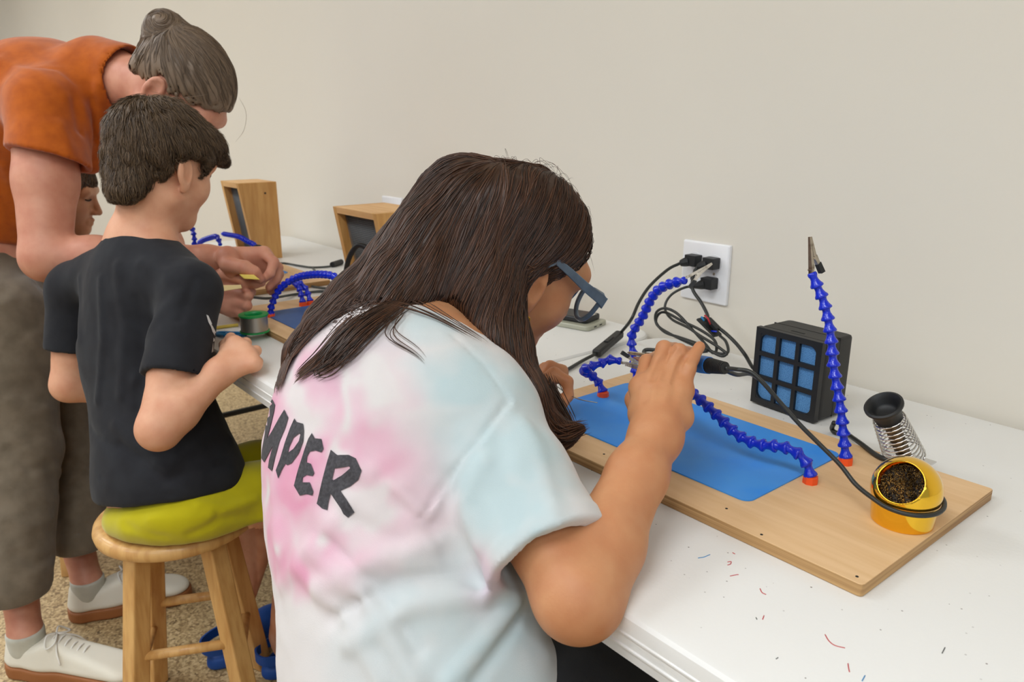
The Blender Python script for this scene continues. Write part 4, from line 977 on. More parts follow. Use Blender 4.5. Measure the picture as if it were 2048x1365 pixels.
    # ---------------- glasses
    gl=empty('eyeglasses'); gl.parent=body; gl.location=Vector(HC-base); gm=mat('slate_blue_acetate',(92,112,130),.35,noise=(40,(80,98,116),.4,.6))
    gl['label']='slate blue acetate glasses'
    Lg=lambda x,y,z:(HR@(np.array([x,y,z])*hs))
    fy=.115; zz=-.012
    for s_ in (-1,1):
        pts=[(s_*(.034+a),fy-.006*abs(a/.03)*0-.010*((.034+a)/.06)**2,zz+b) for a,b in [(-.026,.014),(-.012,.019),(.010,.020),(.027,.019),(.030,.008),(.024,-.012),(.010,-.024),(-.008,-.024),(-.022,-.012),(-.027,.004)]]
        loop=cat([Lg(*p) for p in pts+pts[:1]],5); MB().tube(loop,.0033,8,caps=False).build('rim',gm,gl,180)
        c_=np.mean(loop,axis=0); V=[c_]+list(loop[:-1]); n=len(loop)-1
        MB().add(V,[(0,1+i,1+(i+1)%n) for i in range(n)]).build('lens',mat('clear_lens',(250,250,250),.02,trans=1.0,spec=.3,alpha=.18),gl,180)
        a=Lg(s_*.066,fy-.013,zz+.014); b=Lg(s_*.081,.02,.004); c2=Lg(s_*.080,-.004,.004); d=Lg(s_*.078,-.03,-.02)
        mb=MB(); 
        def rect(p,hh,ww):
            return [p+HR[:,2]*hh+HR[:,0]*ww,p+HR[:,2]*hh-HR[:,0]*ww,p-HR[:,2]*hh-HR[:,0]*ww,p-HR[:,2]*hh+HR[:,0]*ww]
        secs=[rect(Lg(s_*.0655,fy-.006,zz+.012),.0070,.0022),rect(Lg(s_*.068,fy-.015,zz+.0145),.0070,.0020),rect(Lg(s_*.076,.060,zz+.018),.0060,.0018),rect(Lg(s_*.081,.02,zz+.024),.0050,.0017),rect(Lg(s_*.081,-.004,zz+.027),.0042,.0016),rect(d,.003,.0015)]
        vs=[p for r_ in secs for p in r_]; fs=[(0,1,2,3)]+[(k*4+i,k*4+(i+1)%4,k*4+4+(i+1)%4,k*4+4+i) for k in range(5) for i in range(4)]+[(23,22,21,20)]
        mb.add(vs,fs).build('temple_arm',gm,gl,30,.0008)
    MB().tube(cat([Lg(-.009,fy-.001,zz+.008),Lg(0,fy+.002,zz+.011),Lg(.009,fy-.001,zz+.008)],5),.0024,8).build('bridge',gm,gl,180)
    ec=L(.081,.002,-.070); R3=[ec-base+.0065*(math.cos(t)*HR[:,1]+math.sin(t)*HR[:,2])+HR[:,0]*.002*math.sin(t) for t in np.linspace(0,6.28,20)]
    MB().tube(R3,.0008,6,caps=False).build('hoop_earring',M['gold'],body,180)
    for s_ in (-1,1):
        MB().tube([L(s_*(.018+.026*t),.084-.012*t*t,.0155+.006*math.sin(3*t)) - base for t in np.linspace(0,1,6)],[.002,.003,.003,.0026,.002,.001],6).build('eyebrow',mat('dark_brow',(44,28,20),.8),body,180)
        MB().tube([L(s_*(.020+.026*t),.0835-.010*t*t,-.008-.003*math.sin(3.1*t)) - base for t in np.linspace(0,1,7)],.0016,6).build('eyelashes',MATS['dark_brow'],body,180)
    return dict(body=body,base=base,shirt=shirt,kn=kn,q=q,f=f)
G=girl()
# printed letters on the back of the shirt: outlines cast on to the cloth
from mathutils.bvhtree import BVHTree
def cast_print(obj,base,polys,m,name,lift=.0009,sub=3.0,mx=.03):
    dg=None; me=obj.data; vs=[Vector(v.co)+Vector(base) for v in me.vertices]; tree=BVHTree.FromPolygons(vs,[tuple(p.vertices) for p in me.polygons])
    from mathutils.geometry import delaunay_2d_cdt
    for outline,holes in polys:
        loops=[outline]+holes; pts=[];edges=[]
        for lp in loops:
            dense=[]
            for i in range(len(lp)):
                a=np.array(lp[i],float);b=np.array(lp[(i+1)%len(lp)],float);n=max(1,int(np.linalg.norm(b-a)/sub))
                dense+= [a+(b-a)*k/n for k in range(n)]
            k0=len(pts); pts+=dense; edges+=[(k0+i,k0+(i+1)%len(dense)) for i in range(len(dense))]
        def inside(p,lp):
            c=False;x,y=p
            for i in range(len(lp)):
                x1,y1=lp[i];x2,y2=lp[(i+1)%len(lp)]
                if (y1>y)!=(y2>y) and x<(x2-x1)*(y-y1)/(y2-y1+1e-12)+x1: c=not c
            return c
        isin=lambda p: inside(p,outline) and not any(inside(p,h_) for h_ in holes)
        xs_=[p[0] for p in outline];ys_=[p[1] for p in outline]
        for gx in np.arange(min(xs_),max(xs_),sub*1.6):
            for gy in np.arange(min(ys_),max(ys_),sub*1.6):
                if isin((gx,gy)): pts.append(np.array([gx,gy]))
        r=delaunay_2d_cdt([Vector((float(p[0]),float(p[1]))) for p in pts],edges,[],0,1e-4)
        v2,_,tri=r[0],r[1],r[2]
        co=[];ok=[]
        for p in v2:
            d=_v(p.x,p.y); h_=tree.ray_cast(Vector(CAM),Vector(d).normalized(),3.0)
            if h_[0] is None: co.append(Vector((0,0,0)));ok.append(False)
            else:
                n=h_[1]; n=n if n.dot(Vector(d))<0 else -n; co.append(h_[0]+n*lift-Vector(base)); ok.append(True)
        fs=[]
        for t in tri:
            c=sum((np.array(v2[i]) for i in t),np.zeros(2))/len(t)
            if isin(c) and all(ok[i] for i in t) and max((co[t[i]]-co[t[i-1]]).length for i in range(len(t)))<mx: fs.append(tuple(t))
        par=list(range(len(co)))
        def root(i):
            while par[i]!=i: i=par[i]
            return i
        for t in fs:
            for i in t[1:]: par[root(i)]=root(t[0])
        comp={}
        for t in fs: comp.setdefault(root(t[0]),[]).append(t)
        for cf in comp.values():
            if len(cf)<2: continue
            ids=sorted({i for t in cf for i in t}); mp={k:n_ for n_,k in enumerate(ids)}
            MB().add([co[i] for i in ids],[tuple(mp[i] for i in t) for t in cf]).build(name,m,obj,180)
def crop(pts): return [(500+x/4.55,760+y/4.55) for x,y in pts]
INK=mat('charcoal_ink',(58,56,60),.9,noise=(300,(74,72,76),.4,.65))
LET=[(crop([(208,178),(233,228),(222,300),(180,470),(160,540),(205,470),(270,350),(318,272),(354,345),(330,430),(275,560),(235,700),(205,832),(170,800),(180,730),(215,600),(150,720),(135,752),(110,715),(115,640),(140,500),(150,400),(105,560),(85,688),(76,650),(82,560),(120,380),(165,250)]),[]),
     (crop([(410,352),(430,385),(490,402),(496,470),(490,560),(450,670),(385,760),(345,778),(328,765),(290,830),(262,900),(240,825),(275,730),(320,580),(370,440)]),[crop([(452,490),(400,530),(360,620),(352,664),(400,630),(450,560),(465,500)])]),
     (crop([(568,487),(596,535),(655,540),(674,630),(655,662),(600,645),(550,655),(525,700),(520,752),(560,765),(590,850),(575,878),(520,868),(485,890),(482,935),(550,935),(582,1020),(570,1055),(520,1042),(458,1055),(405,965),(440,830),(500,640),(535,540)]),[]),
     (crop([(740,638),(800,688),(900,688),(965,720),(1018,830),(990,910),(920,970),(828,1012),(880,1090),(955,1205),(895,1255),(855,1225),(830,1170),(740,1038),(722,1100),(708,1190),(660,1175),(610,1130),(630,1050),(665,900),(705,750)]),[crop([(775,808),(905,788),(915,805),(840,870),(765,915),(752,908)])])]
cast_print(G['shirt'],G['base'],LET,INK,'printed_letter')

# small print between the locks of hair
def stroke_text(txt,x0,y0,ang,h,fx=.55):
    G_={'C':[[(1,.9),(.5,1),(0,.6),(0,.4),(.5,0),(1,.1)]],'T':[[(0,1),(1,1)],[(.5,1),(.5,0)]],'O':[[(.5,1),(1,.5),(.5,0),(0,.5),(.5,1)]],'S':[[(1,.9),(.5,1),(.05,.75),(.9,.3),(.5,0),(0,.1)]]}
    out=[];ca,sa=math.cos(ang),math.sin(ang)
    for k,chh_ in enumerate(txt):
        for st_ in G_[chh_]:
            for i in range(len(st_)-1):
                p=[((st_[i+j][0]*fx+k*(fx+.28))*h,-st_[i+j][1]*h) for j in (0,1)]; (ax_,ay_),(bx_,by_)=p; l_=math.hypot(bx_-ax_,by_-ay_); nx,ny=-(by_-ay_)/l_*.9,(bx_-ax_)/l_*.9
                q_=[(ax_+nx,ay_+ny),(bx_+nx,by_+ny),(bx_-nx,by_-ny),(ax_-nx,ay_-ny)]; out.append(([(x0+u*ca-v*sa,y0+u*sa+v*ca) for u,v in q_],[]))
    return out
for tx in (('CTO',640,722,-.25,11),('S',634,738,-.25,10),('TO',628,754,-.25,11)): cast_print(G['shirt'],G['base'],stroke_text(*tx),INK,'printed_stroke',.001,3.0)
# ================================================================== boy on the stool
def clog(parent,base,heel,dirv,L=.215,w=.040,m=None):
    d=A3(dirv);d[2]=0;d/=np.linalg.norm(d);n=np.array([-d[1],d[0],0]);R=np.stack([n,d,[0,0,1.]],1)
    sole=inter(ell((0,L*.48,.012),(w*1.08,L*.53,.06)),lambda p:np.maximum(p[:,2]-.028,.002-p[:,2]),.006)
    up_=inter(ell((0,L*.66,.015),(w*1.02,L*.36,.058)),lambda p:np.maximum(.004-p[:,2],p[:,1]*-1+L*.30),.01)
    up_=union([up_,inter(ell((0,L*.40,.018),(w*1.03,L*.42,.034)),lambda p:.004-p[:,2],.006)],.01)
    f=union([sole,up_],.008); f=sub(f,rc((0,.045,.035),(0,L*.55,.034),.027,.024),.004)
    fw=inframe(f,heel,R)
    h=A3(heel); o,_=sdf_obj('clog',[(fw,*bounds([h,h+d*L],.06),.0045)],m,parent,base)
    st=[h-base+R@np.array(q) for q in ((w*.95,L*.40,.050),(w*.9,L*.12,.056),(w*.45,-.012,.058),(-w*.45,-.012,.058),(-w*.9,L*.12,.056),(-w*.95,L*.40,.050))]
    mb=MB(); pts=cat(st,5)
    vs=[];fs=[]
    for i,p in enumerate(pts):
        t=pts[min(i+1,len(pts)-1)]-pts[max(i-1,0)]; t/=np.linalg.norm(t); nn=np.cross(t,[0,0,1.]); 
        for a,b in ((-.002,-.011),(.002,-.011),(.002,.011),(-.002,.011)): vs.append(p+nn*a+np.array([0,0,b]))
    for i in range(len(pts)-1):
        for k in range(4): fs.append((i*4+k,i*4+(k+1)%4,i*4+4+(k+1)%4,i*4+4+k))
    mb.add(vs,fs).build('heel_strap',m,o,60)
    return o
def shoe(parent,base,heel,toe,up_m,sole_m,w=.043):
    h=A3(heel);t=A3(toe);h[2]=t[2]=0;d=t-h;L=np.linalg.norm(d);d/=L;n=np.array([d[1],-d[0],0]);R=np.stack([n,d,[0,0,1.]],1)
    out=union([rc((0,.040,0),(0,.10,0),.040,.036),rc((0,.10,0),(0,L-.046,0),.034,w)],.03)
    flat=lambda p: out(p*np.array([1,1,0]))
    solef=inter(flat,lambda p:np.maximum(p[:,2]-.030,.001-p[:,2]),.004)
    upf=union([inter(lambda p:flat(p)+.003+np.maximum(p[:,2]-.03,0)*.35,lambda p:np.maximum(p[:,2]-(.070-.0*p[:,1]),.026-p[:,2]),.012)],.01)
    prof=lambda p: p[:,2]-np.interp(p[:,1],[0,.02,.075,.13,.17,L-.06,L],[.098,.092,.076,.098,.080,.058,.040])
    upf=inter(lambda p:flat(p)+.002+np.maximum(p[:,2]-.04,0)*.22,lambda p:np.maximum(prof(p),.026-p[:,2]),.016)
    upf=sub(upf,rc((0,.052,.085),(0,.054,.14),.033,.038),.004)
    o,_=sdf_obj('sneaker',[(inframe(upf,h,R),*bounds([h,h+d*L,h+np.array([0,0,.1])],.055),.0036)],up_m,parent,base)
    sdf_obj('rubber_sole',[(inframe(solef,h,R),*bounds([h,h+d*L],.055),.004)],sole_m,o,np.zeros(3)+base)[0]
    hb=h-base
    lm=mat('white_lace',(226,222,212),.8)
    for k in range(6):
        y=.128+k*.014; z=float(np.interp(y,[0,.02,.075,.13,.17,L-.06,L],[.098,.092,.076,.098,.080,.058,.040]))+.0005
        MB().tube([hb+R@np.array(q) for q in ((-.021,y-.004,z-.010),(-.010,y-.001,z-.001),(0,y,z+.0015),(.010,y+.001,z-.001),(.021,y+.004,z-.010))],.0022,6).build('lace',lm,o,180)
    z=.103
    for s_ in (-1,1):
        MB().tube(cat([hb+R@np.array(q) for q in ((0,.13,z),(s_*.018,.122,z+.004),(s_*.034,.13,z-.014),(s_*.022,.142,z-.008),(0,.132,z))],4),.002,6).build('lace',lm,o,180)
        MB().tube(cat([hb+R@np.array(q) for q in ((0,.132,z),(s_*.028,.15,z-.022),(s_*.040,.165,z-.045))],4),.002,6).build('lace',lm,o,180)
    return o
def ankle_of(heel,toe):
    h=A3(heel);t=A3(toe);d=t-h;d[2]=0;d/=np.linalg.norm(d); return h+d*.052
def shirt_noise(f,a=.003,s=24,b=.001): return lambda p: f(p)-a*(vnoise(p*np.array([1,1,.55]),s)-.5)-b*(vnoise(p,70)-.5)
def boy():
    base=np.array([STOOLB[0],STOOLB[1],0])
    K=1.055
    hip=PD(347,990,1.355*K); belly=PD(322,895,1.36*K); chest=PD(282,715,1.375*K); nb=PD(280,505,1.365*K)
    shR=PD(382,582,1.285*K); shL=PD(150,578,1.47*K); elR=PD(318,858,1.27); wrR=PD(440,745,1.305)
    upt=nb-hip;upt/=np.linalg.norm(upt);S=shR-shL;S-=upt*(S@upt);S/=np.linalg.norm(S);Fr=np.cross(upt,S);RT=np.stack([S,Fr,upt],1)
    HC=PD(333,317,1.36*K);HR=frame((-.36,.87,-.36),.05);hs=.925
    L=lambda x,y,z: HC+HR@(np.array([x,y,z])*hs)
    hd=inframe(FULLHEAD,HC,HR,hs); neck=union([rc(L(0,-.026,-.05),nb+Fr*.008,.049,.056),rc(nb+upt*.03,nb-S*.05,.045,.038),rc(nb+upt*.03,nb+S*.05,.045,.038)],.02)
    torso=union([ell(chest,(.118,.080,.16),RT),ell(belly,(.112,.085,.13),RT),ell(hip,(.125,.10,.10),RT),rc(nb,shR,.040,.040),rc(nb,shL,.040,.040)],.05)
    hn=union([union([hd,neck],.018),torso],.03)
    fa=wrR-elR
    q=PD
    armR=chain([shR,shR*.4+elR*.6,elR,elR+fa*.3,wrR],[.040,.036,.034,.033,.0225],.015)
    kn=[q(470,688,1.335),q(488,698,1.328),q(500,712,1.320),q(508,728,1.312)]
    hR=union([rc(wrR,k_,.021,.0125) for k_ in kn]+[rc(kn[0],kn[3],.013,.012)],.01)
    fi=[([kn[0],q(462,676,1.36),q(448,690,1.365),q(446,706,1.35)],[.0105,.0088,.008,.007]),([kn[1],q(492,686,1.352),q(480,702,1.365),q(466,712,1.35)],[.0105,.009,.008,.007]),([kn[2],q(512,702,1.345),q(502,720,1.36),q(484,728,1.345)],[.0105,.009,.008,.007]),([kn[3],q(516,724,1.335),q(506,738,1.345),q(490,740,1.335)],[.0095,.008,.0075,.0065]),([q(450,722,1.31),q(452,700,1.335),q(462,684,1.35)],[.0125,.0105,.0085])]
    armR=union([armR,union([hR,hand_field(None,fi)],.006)],.012)
    elL=PD(138,770,1.57);wrL=PD(290,790,1.66);handL=PD(350,770,1.68)
    armL=union([chain([shL,elL,elL*.5+wrL*.5,wrL,handL],[.040,.033,.031,.022,.024],.015)]+[rc(handL,handL+PD(360+14*k,770+8*k,1.62)*0+np.array([.02*k-.01,.045,-.005]),.014,.009) for k in range(4)],.008)
    ank1=np.array([-1.515,.440,.075]);ank2=np.array([-1.425,.515,.075])
    kneeL=np.array([-1.49,.60,.455]);kneeR=np.array([-1.34,.64,.455])
    hipR=hip+S*.07-upt*.03;hipL=hip-S*.07-upt*.03
    legs=union([chain([hipL,kneeL,kneeL*.6+ank1*.4+np.array([0,-.02,0]),ank1,ank1+np.array([-.01,.05,-.035])],[.066,.047,.045,.030,.028],.02),chain([hipR,kneeR,kneeR*.6+ank2*.4+np.array([0,-.02,0]),ank2,ank2+np.array([-.01,.05,-.035])],[.066,.047,.045,.030,.028],.02)],.01)
    seat=lambda p: np.maximum(np.hypot(p[:,0]-STOOLB[0],p[:,1]-STOOLB[1])-.160,p[:,2]-.458)
    legs=sub(legs,seat,.004); torso=sub(torso,seat,.004)
    lo1,hi1=bounds([L(-.09,-.11,-.13),L(.09,.12,.1),L(.09,-.11,.1),L(-.09,.12,-.13),nb],.045)
    body,_=sdf_obj('person',[(hn,lo1,hi1,.003),(union([torso,legs],.03),*bounds([hip,nb,shR,shL,kneeL,kneeR,ank1,ank2],.12),.008),(armR,*bounds([shR,elR,wrR]+kn+[q(516,690,1.37)],.05),.0026),(armL,*bounds([shL,elL,wrL,handL],.06),.004)],SK2,None,base)
    body.location=base; tag(body,'boy in a black t-shirt and yellow shorts sitting on a stool','person')
    # black shirt
    sh=union([ell(chest,(.130,.094,.165),RT),ell(belly,(.134,.108,.15),RT),ell(hip+upt*.02,(.146,.118,.09),RT),rc(nb-upt*.006,shR,.050,.050),rc(nb-upt*.006,shL,.050,.050),ell(nb-upt*.07,(.115,.078,.08),RT)],.05)
    hem=PD(352,757,1.30);aR=elR-shR;aR/=np.linalg.norm(aR)
    slv=inter(chain([shR,hem+aR*.04],[.050,.056],.02),half(hem,aR),.004)
    aL=elL-shL;aL/=np.linalg.norm(aL);hemL=shL+aL*.125
    slvL=inter(chain([shL,hemL+aL*.04],[.050,.050],.02),half(hemL,aL),.004)
    f=union([sh,slv,slvL],.02); f=sub(f,rc(hem-aR*.04,hem+aR*.05,.040,.052),.003); f=sub(f,rc(hemL-aL*.04,hemL+aL*.05,.038,.046),.003)
    nd=L(0,-.03,-.06)-nb;nd/=np.linalg.norm(nd); f=sub(f,rc(nb+Fr*.012+nd*.004,nb+Fr*.016+nd*.10,.052,.075),.004)
    nrm=PD(505,938,1.33*K)-PD(180,978,1.36*K); nn=np.cross(nrm,Fr); nn=nn if nn[2]<0 else -nn
    f=inter(f,half(PD(300,985,1.355*K),nn/np.linalg.norm(nn)*1.0+np.array([0,0,-.25])),.006)
    FH=lambda pts,w_,a_: fold(hits(f,pts),w_,a_)
    f=plus(f,[FH([(235,530),(250,650),(240,790)],.010,.004),FH([(275,600),(285,700),(275,820)],.010,-.004),FH([(200,560),(205,680),(195,800)],.008,.004),FH([(160,560),(160,680),(170,800)],.009,.004),FH([(230,850),(330,935),(460,880)],.011,.005),FH([(240,890),(330,960),(450,930)],.009,-.004),FH([(360,590),(300,660),(270,760)],.010,.004),FH([(390,560),(360,640),(285,700)],.006,-.003),FH([(180,860),(260,905),(300,920)],.010,-.004),FH([(280,525),(330,545),(360,600)],.010,.003),FH([(200,955),(340,992),(480,935)],.003,-.0016)])
    f=shirt_noise(f)
    shirt,_=sdf_obj('black_tshirt',[(f,*bounds([hip-upt*.04,nb,shR,shL,hem,hemL],.15),.0042)],cloth('black_washed_cotton',(33,33,37),(39,40,44),25,.06),body,base)
    # yellow shorts
    th=lambda h_,k_: rc(h_,h_+(k_-h_)*.75,.070,.068)
    so_=union([ell(hip-upt*.030,(.132,.118,.060),RT),th(hipL,kneeL),th(hipR,kneeR),ell(hip-upt*.035+S*.05,(.09,.10,.045),RT)],.03)
    so_=inter(so_,lambda p: .4535-p[:,2],.012)
    fo=hits(so_,[(220,1040),(300,1060),(380,1065),(470,1030)])
    so_=plus(so_,[fold(hits(so_,pts),.008,a_) for pts,a_ in (([(200,1020),(300,1040),(420,1030)],.004),([(400,1010),(450,1020),(510,1000)],.005),([(380,1070),(440,1040),(515,1030)],-.004),([(250,1050),(330,1075)],-.003))])
    sdf_obj('yellow_shorts',[(shirt_noise(so_,.003,30),*bounds([hipL,hipR,kneeL,kneeR],.11),.0045)],cloth('mustard_yellow_nylon',(190,178,14),(178,166,10),12),body,base)
    cm=mat('blue_foam_clog',(14,72,152),.55)
    clog(body,base,np.array([-1.53,.405,.0]),(-.25,1,0),m=cm); clog(body,base,np.array([-1.425,.485,.0]),(-.1,1,0),m=cm)
    # hair
    cap=ell((0,-.020,.022),(.084,.105,.090)); cap=union([cap,ell((.0,.062,.050),(.060,.045,.034)),ell((0,-.074,-.050),(.050,.026,.066))],.03)
    cap=inter(cap,lambda p: -(p[:,2]-np.interp(p[:,1],[-.12,-.075,-.04,-.02,.02,.06,.1],[-.118,-.105,-.055,.006,.012,.018,.03])),.008)
    cap=sub(cap,ell((0,.110,-.030),(.085,.050,.070)),.015)
    cap=union([cap,rc((.066,.034,.010),(.068,.030,-.022),.012,.004),rc((-.066,.034,.010),(-.068,.030,-.022),.012,.004),rc((.02,.080,.048),(.045,.100,.030),.020,.008),rc((-.02,.080,.048),(-.035,.097,.030),.020,.008),rc((.0,.085,.05),(.01,.108,.036),.018,.006)],.012)
    cw=inframe(cap,HC,HR,hs)
    hv=lambda p: sub(cw,off(hd,.0015),.004)(p)-.008*(vnoise(((p-HC)@HR)*np.array([1.0,.5,.6]),60)-.5)-.004*(vnoise(p,120)-.5)
    crown=np.array([-.01,-.055,.10])
    def fl(p):
        l=((p-HC)@HR)/hs; v=l-crown; v=v/(np.linalg.norm(v,axis=1)[:,None]+1e-6); v=v+np.array([.1,.35,-.35]); return v@HR.T
    lo,hi=bounds([L(.1,.12,.12),L(-.1,-.13,-.1),L(.1,-.13,.1),L(-.1,.12,-.1)],.03)
    st=[strands(hv,lo,hi,fl,11000,9,.006,.00048,(0.0,.003),2,.5,end_lift=.010,res=.008)]
    hair_obj('hair',hv,lo,hi,.004,st,hair_mat('brown_hair',(66,50,36),(118,94,68),.5),body,base)
    for s_ in (-1,1): MB().tube([L(s_*(.020+.026*t),.0835-.010*t*t,-.008-.003*math.sin(3.1*t)) - base for t in np.linspace(0,1,7)],.0020,6).build('eyelashes',mat('dark_brow',(44,28,20),.8),body,180)
    # white print running round the front of the shirt
    W=mat('white_ink',(205,205,205),.9)
    cast_print(shirt,base,[([(412,630),(416,632),(423,648),(421,654),(416,645)],[]),([(419,648),(424,652),(430,664),(434,672),(430,674),(424,664)],[]),([(426,676),(430,680),(431,690),(427,702),(422,706),(424,694)],[]),([(434,662),(437,668),(436,678),(433,676)],[]),([(424,702),(430,704),(431,710),(427,708)],[])],W,'shirt_print',.001,2.0,.012)
    return body
boy()
# ================================================================== woman leaning over
def woman():
    base=np.array([-1.9,.2,0])
    K=1.05
    hip=PD(-40,590,1.85);waist=PD(-45,430,1.84);chest=PD(55,215,1.66*K);nb=PD(212,155,1.60*K)
    shR=PD(92,215,1.52*K);shL=PD(215,215,1.80*K);elR=PD(92,515,1.57);wrR=PD(415,520,1.63)
    upt=nb-waist;upt/=np.linalg.norm(upt);S=shR-shL;S-=upt*(S@upt);S/=np.linalg.norm(S);Fr=np.cross(upt,S);RT=np.stack([S,Fr,upt],1)
    HC=PD(372,182,1.54*K);HR=frame((.30,.34,-.88),0);hs=1.05
    L=lambda x,y,z: HC+HR@(np.array([x,y,z])*hs)
    hd=inframe(FULLHEAD,HC,HR,hs);neck=rc(L(0,-.03,-.05),nb-Fr*.0,.054,.060)
    torso=union([ell(chest,(.155,.105,.17),RT),rc(chest,waist,.11,.115),rc(waist,hip,.115,.125),ell(waist,(.135,.10,.16),RT),ell(hip,(.165,.13,.14)),rc(nb,shR,.05,.05),rc(nb,shL,.05,.05)],.06)
    hn=union([union([hd,neck],.02),torso],.03)
    q=PD; fa=wrR-elR
    armR=chain([shR,shR*.5+elR*.5,elR,elR+fa*.3,wrR],[.066,.058,.046,.043,.0285],.02)
    kn=[q(520,500,1.665),q(530,512,1.65),q(532,528,1.635),q(526,545,1.625)]
    kn=[q(528,506,1.63),q(534,516,1.64),q(536,530,1.65),q(530,545,1.66)]
    hR=union([rc(wrR,k_,.025,.014) for k_ in kn]+[rc(q(455,515,1.60),q(470,540,1.605),.024,.022)],.012)
    fi=[([kn[0],q(548,525,1.61),q(540,548,1.60),q(524,562,1.60)],[.0122,.0105,.0095,.008]),([kn[1],q(556,535,1.63),q(552,560,1.625),q(538,575,1.62)],[.0122,.0105,.0095,.008]),([kn[2],q(558,548,1.65),q(550,572,1.645),q(540,582,1.64)],[.012,.010,.009,.0075]),([kn[3],q(552,560,1.67),q(545,578,1.665),q(542,585,1.66)],[.011,.009,.008,.007]),([q(455,530,1.585),q(490,536,1.57),q(508,545,1.575),q(520,558,1.585)],[.017,.0145,.013,.0095])]
    armR=union([armR,union([hR,hand_field(None,fi)],.007)],.015)
    elL=PD(325,490,1.84);wrL=PD(392,585,1.66)
    kL=[q(455,562,1.63),q(468,585,1.62),q(470,605,1.615),q(462,620,1.62)]
    armL=chain([shL,elL,wrL],[.060,.044,.030],.02)
    hL=union([rc(wrL,k_,.027,.015) for k_ in kL],.012)
    fL=[([kL[0],q(490,568,1.605),q(510,568,1.60),q(524,566,1.60)],[.0125,.0105,.0095,.008]),([kL[1],q(496,592,1.60),q(502,584,1.63),q(496,578,1.65)],[.0125,.0105,.0095,.008]),([kL[2],q(494,612,1.60),q(490,606,1.64),q(480,600,1.66)],[.012,.010,.009,.008]),([kL[3],q(484,626,1.61),q(478,622,1.65),q(468,616,1.66)],[.0115,.0095,.0085,.0075]),([q(410,565,1.64),q(450,548,1.615),q(480,556,1.60),q(505,564,1.595)],[.017,.0145,.012,.009])]
    armL=union([armL,hL,hand_field(None,fL)],.010)
    h1=PZ(24,1334,0);t1=PZ(290,1372,0);h2=PZ(138,1238,0);t2=PZ(388,1190,0)
    a1=ankle_of(h1,t1)+np.array([0,0,.085]);a2=ankle_of(h2,t2)+np.array([0,0,.085])
    k1=PD(42,900,1.74);k2=PD(128,850,1.93)
    hp1=PD(5,640,1.76);hp2=PD(55,640,1.92)
    legs=union([chain([hp1,k1,k1*.55+a1*.45+np.array([-.02,-.02,0]),a1,a1-np.array([0,0,.05])],[.085,.056,.044,.0315,.030],.02),chain([hp2,k2,k2*.55+a2*.45+np.array([-.02,-.02,0]),a2,a2-np.array([0,0,.05])],[.085,.056,.044,.0315,.030],.02)],.01)
    lo1,hi1=bounds([L(-.09,-.11,-.13),L(.09,.12,.1),L(.09,-.11,.1),L(-.09,.12,-.13),nb],.05)
    body,_=sdf_obj('person',[(hn,lo1,hi1,.0034),(union([torso,legs],.04),*bounds([hip,nb,shR,shL,k1,k2,a1,a2],.16),.009),(armR,*bounds([shR,elR,wrR]+kn+[q(560,585,1.67)],.07),.003),(armL,*bounds([shL,elL,wrL]+kL+[q(525,560,1.6)],.06),.003)],SK3,None,base)
    body.location=base; tag(body,'woman in a rust orange top leaning over, hair tied in a bun','person')
    # top
    sh=union([ell(chest,(.170,.122,.18),RT),rc(chest,waist,.128,.132),rc(waist,hip,.132,.14),ell(waist+upt*.03,(.150,.115,.15),RT),rc(nb-upt*.03,shR,.060,.066),rc(nb-upt*.03,shL,.060,.066),ell(nb-upt*.10,(.15,.10,.09),RT),rc(PD(185,250,1.68),PD(180,325,1.68),.035,.025)],.05)
    hem=PD(98,318,1.575);aR=elR-shR;aR/=np.linalg.norm(aR)
    slv=inter(chain([shR,hem+aR*.05],[.070,.082],.02),half(hem,aR*1.0-.25*right+0*up),.005)
    hemL=shL*.6+elL*.4
    slvL=rc(shL,hemL,.068,.070)
    nd=HC-nb;nd/=np.linalg.norm(nd)
    f=union([sh,slv,slvL,rc(nb-nd*.02,nb+nd*.045,.082,.078)],.03); f=sub(f,rc(hem-aR*.008,hem+aR*.08,.060,.080),.004)
    nd=HC-nb;nd/=np.linalg.norm(nd); f=sub(f,rc(nb+nd*.045,nb+nd*.13,.064,.085),.004)
    f=inter(f,half(PD(0,487,1.75),-up),.01)
    FH=lambda pts,w_,a_: fold(hits(f,pts),w_,a_)
    f=plus(f,[FH([(165,215),(180,270),(165,340)],.010,.006),FH([(150,200),(160,260),(140,330)],.009,-.006),FH([(195,170),(205,260),(190,350)],.009,.005),FH([(185,200),(190,280),(178,350)],.007,-.005),FH([(130,190),(60,140),(0,120)],.012,.004),FH([(150,165),(120,140),(60,135)],.006,-.003),FH([(120,250),(140,300),(120,340)],.012,.004),FH([(5,330),(20,360)],.008,.004),FH([(5,400),(22,430)],.008,-.004)])
    sdf_obj('orange_top',[(shirt_noise(f,.004,20),*bounds([waist-upt*.1,nb,shR,shL,hem,hemL],.19),.0048)],cloth('rust_orange_cotton',(182,90,16),(166,78,11),40),body,base)
    # trousers
    tr=lambda h_,k_,a_,r: chain([h_,k_,a_+np.array([0,0,.115])],[.105,.080,r],.02)
    t_=union([ell(hip,(.18,.15,.14)),rc(hip,hip+(waist-hip)*.85,.14,.124),tr(hp1,k1,a1,.066),tr(hp2,k2,a2,.066)],.03)
    t_=inter(t_,lambda p: a1[2]+.105-p[:,2],.004)
    for a_ in (a1,a2): t_=sub(t_,rc(a_,a_+np.array([0,0,.125]),.050,.047),.003)
    FH=lambda pts,w_,a_: fold(hits(t_,pts),w_,a_)
